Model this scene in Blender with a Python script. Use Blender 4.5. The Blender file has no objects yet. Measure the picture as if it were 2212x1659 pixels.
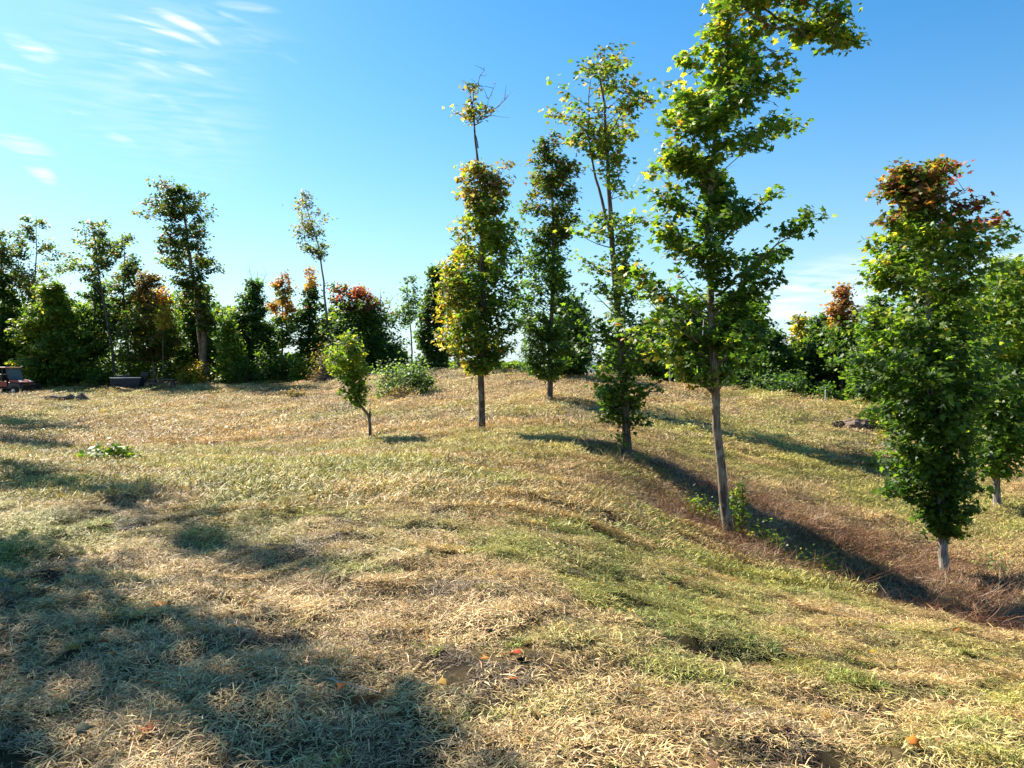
import bpy, math, random
import numpy as np
from mathutils import Vector, Matrix
rng = np.random.default_rng(7); random.seed(7)
SC = bpy.context.scene; COL = SC.collection
R = math.radians
# ------------------------------------------------------------ camera
F = 770.0; EYE = 1.6; PITCH = math.atan(16 / F)
cam_d = bpy.data.cameras.new('camera'); cam = bpy.data.objects.new('camera', cam_d); COL.objects.link(cam)
cam_d.sensor_width = 36; cam_d.lens = 36 * F / 1024; cam_d.clip_start = .05; cam_d.clip_end = 20000
cam.location = (0, 0, EYE); cam.rotation_euler = (R(90) - PITCH, 0, 0); SC.camera = cam
# ------------------------------------------------------------ sky, sun, exposure
SUN_AZ, SUN_EL = R(-47), R(41)          # azimuth measured from +Y towards +X (sun is to the left, in front)
SUN_DIR = Vector((math.sin(SUN_AZ) * math.cos(SUN_EL), math.cos(SUN_AZ) * math.cos(SUN_EL), math.sin(SUN_EL)))
world = bpy.data.worlds.new('World'); SC.world = world; world.use_nodes = True
sun_d = bpy.data.lights.new('sun', 'SUN'); sun_d.energy = 5.0; sun_d.angle = R(.5); sun_d.color = (1, .93, .80)
sun = bpy.data.objects.new('sun', sun_d); COL.objects.link(sun)
sun.rotation_euler = (-SUN_DIR).to_track_quat('-Z', 'Y').to_euler(); sun.location = (-30, 20, 40)
SC.view_settings.view_transform = 'Standard'; SC.view_settings.look = 'None'
SC.view_settings.gamma = 1; SC.view_settings.use_curve_mapping = False; SC.view_settings.exposure = 1.45
SC.cycles.max_bounces = 5; SC.cycles.transparent_max_bounces = 4; SC.cycles.transmission_bounces = 3; SC.cycles.diffuse_bounces = 3

K = 1024 / 2212.0                        # photo measurements were taken on a 2212 px wide copy
cp, sp_ = math.cos(PITCH), math.sin(PITCH)
def W(x, y, depth):
    a = (x * K - 512) / F; b = (384 - y * K) / F
    dx, dy, dz = a, cp + b * sp_, -sp_ + b * cp
    s = depth / dy
    return np.array((dx * s, depth, EYE + dz * s))
def DIR(x, y):
    v = Vector(W(x, y, 10.0)) - Vector((0, 0, EYE)); return v.normalized()

nt = world.node_tree; nt.nodes.clear(); N = nt.nodes.new; L = nt.links.new
def wmath(op, a, b=None, c=None, clamp=False):
    n = N('ShaderNodeMath'); n.operation = op; n.use_clamp = clamp
    for i, v in enumerate((a, b, c)):
        if v is None: continue
        if hasattr(v, 'is_linked'): L(v, n.inputs[i])
        else: n.inputs[i].default_value = v
    return n.outputs[0]
def wvec(op, a, b):
    n = N('ShaderNodeVectorMath'); n.operation = op; L(a, n.inputs[0])
    if hasattr(b, 'is_linked'): L(b, n.inputs[1])
    else: n.inputs[1].default_value = b
    return n.outputs['Value'] if op == 'DOT_PRODUCT' else n.outputs[0]
sky = N('ShaderNodeTexSky'); sky.sky_type = 'NISHITA'; sky.sun_disc = False
sky.sun_elevation = SUN_EL; sky.sun_rotation = SUN_AZ; sky.air_density = 1.3; sky.dust_density = .6; sky.ozone_density = 3.0
tc = N('ShaderNodeTexCoord'); D = tc.outputs['Generated']
tint = N('ShaderNodeMix'); tint.data_type = 'RGBA'; tint.blend_type = 'MULTIPLY'; tint.inputs[0].default_value = 1
L(sky.outputs[0], tint.inputs[6]); tint.inputs[7].default_value = (.88, 1.08, 1.21, 1)
hs = N('ShaderNodeHueSaturation'); hs.inputs['Saturation'].default_value = 1.27; 
dz = N('ShaderNodeSeparateXYZ'); L(D, dz.inputs[0]); hz = wmath('MULTIPLY', wmath('POWER', wmath('SUBTRACT', 1, wmath('ABSOLUTE', dz.outputs[2]), clamp=True), 6.0), .68)
hm = N('ShaderNodeMix'); hm.data_type = 'RGBA'; L(hz, hm.inputs[0]); L(tint.outputs[2], hm.inputs[6]); hm.inputs[7].default_value = (6.2, 7.6, 8.8, 1); L(hm.outputs[2], hs.inputs['Color'])
strokes = [  # cirrus wisps: end points on the sky, half width, curve, strength
 (5,78,130,135,17,.5,.8),(-40,132,125,188,13,.4,.6),(320,10,480,90,10,-.9,.9),(240,25,450,100,8,-.6,.8),(225,78,460,160,8,-.6,.85),(400,5,560,60,8,-.5,.4),(520,60,640,130,10,-.4,.25),(400,230,500,330,22,-.5,.25),(180,150,330,185,9,-.4,.25),(60,60,560,300,150,-.2,.2),(150,20,640,90,40,-.3,.18),
 (285,128,380,170,7,-.3,.45),(305,190,405,240,12,-.4,.45),(225,288,300,312,9,-.3,.6),(-30,300,120,335,20,-.3,.6),
 (60,352,122,392,14,-.4,.7),(80,236,235,246,7,-.2,.3),(460,6,600,20,9,-.3,.4),(1560,690,1990,575,62,-.2,.75),(2080,575,2330,540,26,0,.5),(1820,560,1900,556,7,0,.3),(330,290,440,345,40,0,.2)]
acc = None
for x1, y1, x2, y2, w, cv, st in strokes:
    d1, d2 = DIR(x1, y1), DIR(x2, y2); a = (d2 - d1); hl = a.length / 2 * 1.25; a.normalize(); b = d1.cross(d2).normalized(); m = ((d1 + d2) / 2).normalized()
    hw = 1.25 * w * K / F
    u = wmath('MULTIPLY_ADD', wvec('DOT_PRODUCT', D, tuple(a)), 1 / hl, -m.dot(a) / hl)
    uu = wmath('MULTIPLY', u, u)
    v = wmath('MULTIPLY_ADD', wvec('DOT_PRODUCT', D, tuple(b)), 1 / hw, wmath('MULTIPLY', uu, cv))
    q = wmath('SUBTRACT', wmath('SUBTRACT', 1, uu), wmath('MULTIPLY', v, v), clamp=True)
    q = wmath('MULTIPLY', q, wmath('GREATER_THAN', wvec('DOT_PRODUCT', D, tuple(m)), .3))
    q = wmath('MULTIPLY', wmath('POWER', q, 1.3), st * .8)
    acc = q if acc is None else wmath('MAXIMUM', acc, q)
mp = N('ShaderNodeMapping'); mp.inputs['Rotation'].default_value = (0, R(22), 0); mp.inputs['Scale'].default_value = (8, 8, 62); L(D, mp.inputs[0])
nz = N('ShaderNodeTexNoise'); nz.inputs['Scale'].default_value = 2.0; nz.inputs['Detail'].default_value = 9; nz.inputs['Distortion'].default_value = .6; L(mp.outputs[0], nz.inputs['Vector'])
nf = N('ShaderNodeMapRange'); nf.inputs[1].default_value = .35; nf.inputs[2].default_value = .65; nf.inputs[3].default_value = .0; nf.inputs[4].default_value = 1.25; L(nz.outputs[0], nf.inputs[0])
cm = wmath('MULTIPLY', acc, nf.outputs[0], clamp=True)
mx = N('ShaderNodeMix'); mx.data_type = 'RGBA'; L(cm, mx.inputs[0]); L(hs.outputs[0], mx.inputs[6]); mx.inputs[7].default_value = (8.5, 8.8, 9.0, 1)
bg = N('ShaderNodeBackground'); bg.inputs[1].default_value = .053; L(mx.outputs[2], bg.inputs[0])
wo = N('ShaderNodeOutputWorld'); L(bg.outputs[0], wo.inputs[0])

# ------------------------------------------------------------ noise
_T = np.random.default_rng(11).random(65536)
def vnoise(x, y):
    xi = np.floor(x).astype(np.int64); yi = np.floor(y).astype(np.int64); fx = x - xi; fy = y - yi
    fx = fx * fx * (3 - 2 * fx); fy = fy * fy * (3 - 2 * fy)
    h = lambda a, b: _T[((a * 73856093) ^ (b * 19349663)) & 65535]
    return (h(xi, yi) * (1 - fx) + h(xi + 1, yi) * fx) * (1 - fy) + (h(xi, yi + 1) * (1 - fx) + h(xi + 1, yi + 1) * fx) * fy
def fbm(x, y, sc, oct=4, off=0.):
    x = np.asarray(x, float) / sc + off; y = np.asarray(y, float) / sc + off * 1.7; s = 0; a = .5; t = 0
    for _ in range(oct):
        s = s + a * vnoise(x, y); t += a; a *= .55; x = x * 2.03 + 13.1; y = y * 2.03 + 7.7
    return s / t
def sstep(a, b, x): t = np.clip((x - a) / (b - a), 0, 1); return t * t * (3 - 2 * t)

# ------------------------------------------------------------ terrain heights from surveyed points (px, py at 1024 wide, depth)
G = [(0,768,3.1),(256,768,3.1),(512,768,3.1),(760,768,3.15),(1024,768,3.3),(0,640,4.55),(256,640,4.6),(512,640,4.65),(650,640,5.0),(850,640,6.5),(1024,640,7.5),
 (1024,700,4.7),(850,700,4.2),(0,540,7.3),(256,540,7.3),(420,540,7.4),(560,540,8.2),(850,590,9.3),(727,539,13),(727,600,7.3),(727,565,9.8),(600,500,11),(628,456,17.5),
 (481,433,21),(481,480,11.3),(481,455,15.5),(370,443,21.5),(370,470,12),(370,456,16),(240,500,9.2),(60,500,9.2),(100,472,12),(100,462,16),(100,450,22),(100,430,31),(100,410,42),(100,395,52),(100,386,60),
 (0,470,12),(0,455,19),(0,430,31),(0,405,45),(0,391,58),(300,472,11.7),(300,457,17),(300,440,24),(300,420,33),(300,400,44),(300,385,56),(220,384,59),(180,386,60),
 (435,374.5,50),(435,390,42),(435,405,34),(435,425,26),(370,377,56),(500,374,49),(549,402,33),(549,375,47),(549,388,40),(549,425,26),(549,445,18.5),
 (600,378,45),(648,384,43),(648,400,36),(648,425,27),(640,440,22),(720,391,41),(720,420,31),(720,450,24),(720,480,19.5),(735,512,16),
 (780,399,39),(833,407,37),(833,430,30.5),(833,460,25),(833,490,21),(833,530,16.5),(833,560,13),(900,418,34),(946,579,15),(946,550,17),(946,500,21),(946,450,28),(946,604,11.2),(946,622,9),
 (1024,505,19.5),(1024,460,26),(1024,440,31),(1024,545,17),(1024,585,14),(1024,612,11),(1024,637,8.2),(790,545,14),(780,572,10)]
P = np.array([W(a / K, b / K, d) for a, b, d in G])
ex = [(-70,30,-1),(-70,60,.2),(-70,95,.3),(-30,95,.6),(-10,75,.0),(0,68,-1.5),(10,62,-3),(24,56,-4.5),(40,50,-5),(45,30,-4),(30,14,-3.6),(16,7,-2.6),(12,0,-1.8),(0,-8,.1),(-12,0,.1),(-14,10,.0),(12,-15,-1.5),
      (-40,0,0),(-40,-30,0),(0,-40,0),(40,-30,-3),(40,0,-4),(-12,6,.05),(0,100,-5),(40,100,-8),(80,40,-8),(-5,66,.1),(-18,66,.9),(-35,68,.7),(0,0,0),(2,1.5,-.03),(-3,1,0)]
P = np.vstack([P, np.array(ex, float)])
def _phi(r2): return .5 * r2 * np.log(np.maximum(r2, 1e-9))
n_ = len(P); A = np.zeros((n_ + 3, n_ + 3)); d2 = ((P[:, None, :2] - P[None, :, :2]) ** 2).sum(2)
A[:n_, :n_] = _phi(d2) + np.eye(n_) * .35; A[:n_, n_] = 1; A[:n_, n_ + 1:] = P[:, :2]; A[n_:, :n_] = A[:n_, n_:].T
_c = np.linalg.solve(A, np.concatenate([P[:, 2], np.zeros(3)]))
def base_h(x, y):
    x = np.clip(x, -90, 90); y = np.clip(y, -45, 110); out = np.empty(x.shape); xf, yf, of = x.ravel(), y.ravel(), out.ravel()
    for i in range(0, xf.size, 20000):
        r2 = (xf[i:i + 20000, None] - P[None, :, 0]) ** 2 + (yf[i:i + 20000, None] - P[None, :, 1]) ** 2
        of[i:i + 20000] = _phi(r2) @ _c[:n_] + _c[n_] + _c[n_ + 1] * xf[i:i + 20000] + _c[n_ + 2] * yf[i:i + 20000]
    return of.reshape(x.shape)
def Gh(x, y, micro=True):
    x = np.atleast_1d(np.asarray(x, float)); y = np.atleast_1d(np.asarray(y, float))
    h = base_h(x, y)
    rr = np.hypot(x, y); far = sstep(95, 420, rr); h = h * (1 - far) + (-26 + 10 * fbm(x, y, 300)) * far
    dk = (x - np.interp(y, [4, 6.5, 8.2, 8.9, 9.4, 11.2, 13, 15], [9.5, 7.4, 5.45, 4.85, 4.4, 4.1, 3.75, 3.1])) * .75; wk = sstep(4.5, 7, y) * (1 - sstep(13, 15.5, y))
    h = h - .95 * wk * sstep(.05, .9, dk) * np.exp(-(np.maximum(dk - .9, 0) / 2.2) ** 2)
    if micro:
        k = 1 - sstep(60, 100, rr)
        h = h + k * ((fbm(x, y, 2.6, 3) - .5) * .16 + (fbm(x, y, .55, 3, 5.) - .5) * (.13 + .09 * sstep(10, 25, rr)) + (fbm(x, y, .19, 2, 8.) - .5) * .11 * (1 - sstep(9, 14, rr)))
        for hx, hy, hr, hd in ((1.45,5.05,.16,.10),(1.15,5.0,.14,.08),(1.75,5.15,.14,.09),(2.0,4.05,.13,.07),(.75,5.75,.14,.05),(-.85,7.9,.2,.08)):   # ruts and divots
            h = h - 1.6 * hd * np.exp(-(((x - hx) / (hr * 1.6)) ** 2 + ((y - hy) / (hr * .8)) ** 2))
    return h
def gz(x, y): return float(Gh(x, y)[0])
def gpt(px, py, lo=2.6, hi=75):
    """the ground point seen at photo position px, py"""
    ds = np.geomspace(lo, hi, 600); a = W(px, py, 1.0); b = (a - np.array((0, 0, EYE)))
    xs = b[0] * ds; zs = EYE + b[2] * ds; g = Gh(xs, ds, False); k = np.argmax(g > zs)
    if k == 0: k = 599
    return float(xs[k]), float(ds[k])
def LIN(c): return tuple(c)
# field colour: straw, green, reddish thatch, bare soil with painted gully and rut shade
STRAW = np.array((.46,.315,.12)); PALE = np.array((.53,.375,.18)); GREEN = np.array((.22,.26,.05)); YG = np.array((.44,.38,.09)); RED = np.array((.235,.11,.052)); SOIL_SHADE = np.array((.085,.06,.045))
def blob(x, y, cx, cy, rx, ry, rot=0):
    c, s = math.cos(rot), math.sin(rot); u = ((x - cx) * c + (y - cy) * s) / rx; v = (-(x - cx) * s + (y - cy) * c) / ry
    return np.exp(-(u * u + v * v))
def field(x, y):
    n1 = fbm(x, y, 1.1, 4, 3.); n2 = fbm(x, y, 4.5, 3, 9.); n3 = fbm(x, y, .35, 3, 21.); n4 = fbm(x, y, 9, 3, 31.)
    g = (n1 - .5) * 2.2 + (n2 - .5) * 1.6 + (n3 - .5) * 1.4
    g = g + .50 * blob(x, y, 1.4, 8.5, 1.3, 4.5, R(-12)) + .42 * blob(x, y, -1.5, 11.5, 4, 1.6) + .3 * blob(x, y, .5, 7.0, 2.5, 1.5) + .3 * blob(x, y, 3.5, 8.5, 1.0, 3.5, R(30)) + .35 * blob(x, y, 4.2, 5.2, 2.2, 1.6) - .25 * blob(x, y, -1.6, 3.6, 2.6, 1.6) - .15 * blob(x, y, 0, 4.2, 2, .8)
    g = g + .38 * blob(x, y, 10, 29, 8, 7, R(-35)) + .25 * blob(x, y, -9, 20, 6, 2) + .35 * blob(x, y, 12, 19, 2.5, 5, R(30)) - .25 * blob(x, y, -4, 40, 14, 12) + .3 * blob(x, y, -3, 33, 4, 3)
    green = sstep(-.18, .62, g + .02)
    red = np.clip(blob(x, y, 6.5, 16.5, 4.2, 2.0, R(-28)) * 1.0 + 1.0 * blob(x, y, 5.8, 11.3, 4.0, 1.5, R(-38)) + .9 * blob(x, y, 5.1, 10.2, 3.6, 1.0, R(-66)) + .8 * blob(x, y, 7.4, 9.2, 2.6, 1.2, R(-40)) + .8 * blob(x, y, 8.5, 13, 2.6, 1.5, R(-30)), 0, 1) * sstep(.36, .62, n1 * .5 + n3 * .5 + .07)
    soil = sstep(.60, .74, fbm(x, y, .45, 4, 41.)) * .85 + .55 * blob(x, y, 14.5, 32.5, 1.2, .8) + .9 * blob(x, y, 4.9, 10.3, 3.4, .75, R(-66)) + .6 * blob(x, y, 5.6, 11.0, 3.8, .7, R(-38)) + .7 * blob(x, y, 7.2, 9.3, 2.2, .8, R(-40)) + .5 * blob(x, y, 8.5, 12.5, 3, .8, R(-30))  # gully blobs also put the bank's shade into the soil colour
    for hx, hy, hr in ((1.45,5.05,.22),(1.15,5.0,.2),(1.75,5.15,.2),(2.0,4.05,.16),(.75,5.75,.16),(-.85,7.9,.25)): soil = soil + blob(x, y, hx, hy, hr * 1.5, hr * .6)  # dark earth in the ruts, their shadow put into the colour
    c = STRAW * (1 - n4[..., None]) + PALE * n4[..., None]
    c = c * (1 + .25 * (n3[..., None] - .5))
    gg = GREEN * (1 - n2[..., None]) + YG * n2[..., None]
    c = c * (1 - green[..., None] * .85) + gg * green[..., None] * .85
    c = c * (1 - red[..., None] * .85) + RED * red[..., None] * .85
    s = np.clip(soil, 0, .9)[..., None]; c = c * (1 - s) + SOIL_SHADE * s
    return np.clip(c, .01, .9), green, red, soil

# ------------------------------------------------------------ materials
def mat(name):
    m = bpy.data.materials.new(name); m.use_nodes = True; t = m.node_tree; b = t.nodes['Principled BSDF']; return m, t, b
def simple(name, col, rough=.6, metal=0., noise=0., nscale=8., bump=0., coat=0.):
    m, t, b = mat(name); b.inputs['Roughness'].default_value = rough; b.inputs['Metallic'].default_value = metal; b.inputs['Coat Weight'].default_value = coat
    if noise or bump:
        tcx = t.nodes.new('ShaderNodeTexCoord'); n = t.nodes.new('ShaderNodeTexNoise'); n.inputs['Scale'].default_value = nscale; n.inputs['Detail'].default_value = 5; t.links.new(tcx.outputs['Object'], n.inputs['Vector'])
        r = t.nodes.new('ShaderNodeValToRGB'); r.color_ramp.elements[0].position = .3; r.color_ramp.elements[1].position = .7
        r.color_ramp.elements[0].color = (*[c * (1 - noise) for c in col], 1); r.color_ramp.elements[1].color = (*[min(1, c * (1 + noise)) for c in col], 1)
        t.links.new(n.outputs[0], r.inputs[0]); t.links.new(r.outputs[0], b.inputs['Base Color'])
        if bump:
            bp = t.nodes.new('ShaderNodeBump'); bp.inputs['Strength'].default_value = bump; bp.inputs['Distance'].default_value = .02; t.links.new(n.outputs[0], bp.inputs['Height']); t.links.new(bp.outputs[0], b.inputs['Normal'])
    else: b.inputs['Base Color'].default_value = (*col, 1)
    return m
def ground_mat():
    m, t, b = mat('thatch_ground'); b.inputs['Roughness'].default_value = .95; b.inputs['Specular IOR Level'].default_value = .1
    a = t.nodes.new('ShaderNodeAttribute'); a.attribute_name = 'col'
    g = t.nodes.new('ShaderNodeNewGeometry')
    n = t.nodes.new('ShaderNodeTexNoise'); n.inputs['Scale'].default_value = 5; n.inputs['Detail'].default_value = 8; n.inputs['Roughness'].default_value = .75; n.inputs['Distortion'].default_value = 1.2; t.links.new(g.outputs['Position'], n.inputs['Vector'])
    n2 = t.nodes.new('ShaderNodeTexNoise'); n2.inputs['Scale'].default_value = 110; n2.inputs['Detail'].default_value = 4; n2.inputs['Distortion'].default_value = 2.5; t.links.new(g.outputs['Position'], n2.inputs['Vector'])
    mr = t.nodes.new('ShaderNodeMapRange'); mr.inputs[1].default_value = .3; mr.inputs[2].default_value = .7; mr.inputs[3].default_value = .2; mr.inputs[4].default_value = 1.35; t.links.new(n.outputs[0], mr.inputs[0])
    mr2 = t.nodes.new('ShaderNodeMapRange'); mr2.inputs[1].default_value = .35; mr2.inputs[2].default_value = .65; mr2.inputs[3].default_value = .6; mr2.inputs[4].default_value = 1.15; t.links.new(n2.outputs[0], mr2.inputs[0])
    mu = t.nodes.new('ShaderNodeMath'); mu.operation = 'MULTIPLY'; t.links.new(mr.outputs[0], mu.inputs[0]); t.links.new(mr2.outputs[0], mu.inputs[1])
    vm = t.nodes.new('ShaderNodeVectorMath'); vm.operation = 'SCALE'; t.links.new(a.outputs['Color'], vm.inputs[0]); t.links.new(mu.outputs[0], vm.inputs['Scale'])
    t.links.new(vm.outputs[0], b.inputs['Base Color'])
    bp = t.nodes.new('ShaderNodeBump'); bp.inputs['Strength'].default_value = .9; bp.inputs['Distance'].default_value = .06; t.links.new(n.outputs[0], bp.inputs['Height'])
    bp2 = t.nodes.new('ShaderNodeBump'); bp2.inputs['Strength'].default_value = .6; bp2.inputs['Distance'].default_value = .01; t.links.new(n2.outputs[0], bp2.inputs['Height']); t.links.new(bp.outputs[0], bp2.inputs['Normal'])
    t.links.new(bp2.outputs[0], b.inputs['Normal']); return m
def leaf_mat(name, attr='col', inst=None, trans=.5, gloss=.5):
    m = bpy.data.materials.new(name); m.use_nodes = True; t = m.node_tree; t.nodes.clear()
    a = t.nodes.new('ShaderNodeAttribute'); a.attribute_name = attr; c = a.outputs['Color']
    if inst:
        i = t.nodes.new('ShaderNodeAttribute'); i.attribute_type = 'INSTANCER'; i.attribute_name = inst
        x = t.nodes.new('ShaderNodeMix'); x.data_type = 'RGBA'; x.blend_type = 'MULTIPLY'; x.inputs[0].default_value = 1; t.links.new(c, x.inputs[6]); t.links.new(i.outputs['Color'], x.inputs[7]); c = x.outputs[2]
    p = t.nodes.new('ShaderNodeBsdfPrincipled'); p.inputs['Roughness'].default_value = gloss; p.inputs['Specular IOR Level'].default_value = .35; t.links.new(c, p.inputs['Base Color'])
    s = t.nodes.new('ShaderNodeMix'); s.data_type = 'RGBA'; s.blend_type = 'MULTIPLY'; s.inputs[0].default_value = 1; s.inputs[7].default_value = (2.1, 2.15, .9, 1) if trans > .3 else (1.2, 1.1, .8, 1); t.links.new(c, s.inputs[6])
    tr = t.nodes.new('ShaderNodeBsdfTranslucent'); t.links.new(s.outputs[2], tr.inputs[0])
    mxx = t.nodes.new('ShaderNodeMixShader'); mxx.inputs[0].default_value = trans; t.links.new(p.outputs[0], mxx.inputs[1]); t.links.new(tr.outputs[0], mxx.inputs[2])
    o = t.nodes.new('ShaderNodeOutputMaterial'); t.links.new(mxx.outputs[0], o.inputs[0]); return m
def bark_mat(name, c1, c2):
    m, t, b = mat(name); b.inputs['Roughness'].default_value = .9
    tcx = t.nodes.new('ShaderNodeTexCoord'); mpx = t.nodes.new('ShaderNodeMapping'); mpx.inputs['Scale'].default_value = (14, 14, 2.2); t.links.new(tcx.outputs['Object'], mpx.inputs[0])
    n = t.nodes.new('ShaderNodeTexNoise'); n.inputs['Scale'].default_value = 1.6; n.inputs['Detail'].default_value = 7; n.inputs['Distortion'].default_value = .8; t.links.new(mpx.outputs[0], n.inputs['Vector'])
    r = t.nodes.new('ShaderNodeValToRGB'); r.color_ramp.elements[0].position = .40; r.color_ramp.elements[1].position = .58; r.color_ramp.elements[0].color = (*c1, 1); r.color_ramp.elements[1].color = (*c2, 1)
    t.links.new(n.outputs[0], r.inputs[0])
    n2 = t.nodes.new('ShaderNodeTexNoise'); n2.inputs['Scale'].default_value = 5; n2.inputs['Detail'].default_value = 3; t.links.new(tcx.outputs['Object'], n2.inputs['Vector'])
    r2 = t.nodes.new('ShaderNodeValToRGB'); r2.color_ramp.elements[0].position = .55; r2.color_ramp.elements[1].position = .66; r2.color_ramp.elements[0].color = (0, 0, 0, 1); r2.color_ramp.elements[1].color = (.6, .6, .6, 1); t.links.new(n2.outputs[0], r2.inputs[0])
    x = t.nodes.new('ShaderNodeMix'); x.data_type = 'RGBA'; t.links.new(r2.outputs[0], x.inputs[0]); t.links.new(r.outputs[0], x.inputs[6]); x.inputs[7].default_value = (.27, .26, .20, 1)
    t.links.new(x.outputs[2], b.inputs['Base Color'])
    bp = t.nodes.new('ShaderNodeBump'); bp.inputs['Strength'].default_value = .8; bp.inputs['Distance'].default_value = .02; t.links.new(n.outputs[0], bp.inputs['Height']); t.links.new(bp.outputs[0], b.inputs['Normal'])
    return m
M = dict(ground=ground_mat(), leaf=leaf_mat('maple_leaf'), blade=leaf_mat('grass_blade', inst='tint', trans=.14, gloss=.6), weed=leaf_mat('weed_leaf', trans=.35),
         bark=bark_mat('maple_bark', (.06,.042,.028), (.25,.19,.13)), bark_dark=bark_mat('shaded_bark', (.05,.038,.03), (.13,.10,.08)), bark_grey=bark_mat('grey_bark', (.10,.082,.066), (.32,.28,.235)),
         twig=simple('dead_twig', (.20,.15,.11), .9, noise=.35), redtwig=simple('red_bramble', (.19,.085,.045), .8, noise=.4), palewood=simple('bleached_wood', (.55,.47,.38), .85, noise=.2, bump=.4),
         black=simple('black_plastic', (.018,.019,.022), .45, noise=.3), rubber=simple('tyre_rubber', (.02,.02,.02), .9, bump=.4, nscale=40), orange=simple('orange_paint', (.22,.03,.01), .5, noise=.15, coat=.15),
         steel=simple('steel_rim', (.55,.56,.58), .35, .7, noise=.1), blue=simple('slate_blue_paint', (.012,.018,.03), .7, noise=.25), wood=simple('weathered_plank', (.10,.09,.085), .85, noise=.3, bump=.4, nscale=14),
         white=simple('white_paint', (.42,.41,.38), .6, noise=.1), red=simple('red_ribbon', (.6,.06,.03), .6, noise=.1), soil=simple('bare_soil', (.16,.105,.07), .95, noise=.45, bump=.8, nscale=9), hole=simple('shaded_hollow', (.035,.026,.02), .95, noise=.4, bump=.8, nscale=9))
gm, gt, gb = mat('windscreen_glass'); gb.inputs['Base Color'].default_value = (.25,.33,.36,1); gb.inputs['Roughness'].default_value = .05; gb.inputs['Transmission Weight'].default_value = .6; gb.inputs['IOR'].default_value = 1.2; M['glass'] = gm
lm_, lt_, lb_ = mat('headlight_lens'); lb_.inputs['Base Color'].default_value = (.85,.87,.9,1); lb_.inputs['Roughness'].default_value = .1; lb_.inputs['Coat Weight'].default_value = 1; M['lens'] = lm_

# ------------------------------------------------------------ object helpers
def tag(o, label=None, cat=None, group=None, kind=None):
    for k, v in (('label', label), ('category', cat), ('group', group), ('kind', kind)):
        if v: o[k] = v
    return o
def empty(name, loc, rz=0.):
    o = bpy.data.objects.new(name, None); COL.objects.link(o); o.location = loc; o.rotation_euler.z = rz; o.empty_display_size = .2; return o
def mesh_np(name, V, tris, mats, colors=None, midx=None, smooth=False, parent=None, link=True):
    V = np.asarray(V, np.float32); tris = np.asarray(tris, np.int32); me = bpy.data.meshes.new(name)
    me.vertices.add(len(V)); me.vertices.foreach_set('co', V.ravel()); k = tris.shape[1]
    me.loops.add(tris.size); me.loops.foreach_set('vertex_index', tris.ravel()); me.polygons.add(len(tris))
    me.polygons.foreach_set('loop_start', np.arange(0, tris.size, k, dtype=np.int32)); me.polygons.foreach_set('loop_total', np.full(len(tris), k, np.int32))
    if midx is not None: me.polygons.foreach_set('material_index', np.asarray(midx, np.int32))
    if smooth: me.polygons.foreach_set('use_smooth', np.ones(len(tris), bool))
    for m in (mats if isinstance(mats, (list, tuple)) else [mats]): me.materials.append(m)
    if colors is not None:
        ca = me.color_attributes.new('col', 'FLOAT_COLOR', 'POINT'); c = np.ones((len(V), 4), np.float32); c[:, :3] = colors; ca.data.foreach_set('color', c.ravel())
    me.update(calc_edges=True); me.validate()
    o = bpy.data.objects.new(name, me)
    if link: COL.objects.link(o)
    if parent is not None: o.parent = parent
    return o
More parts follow.
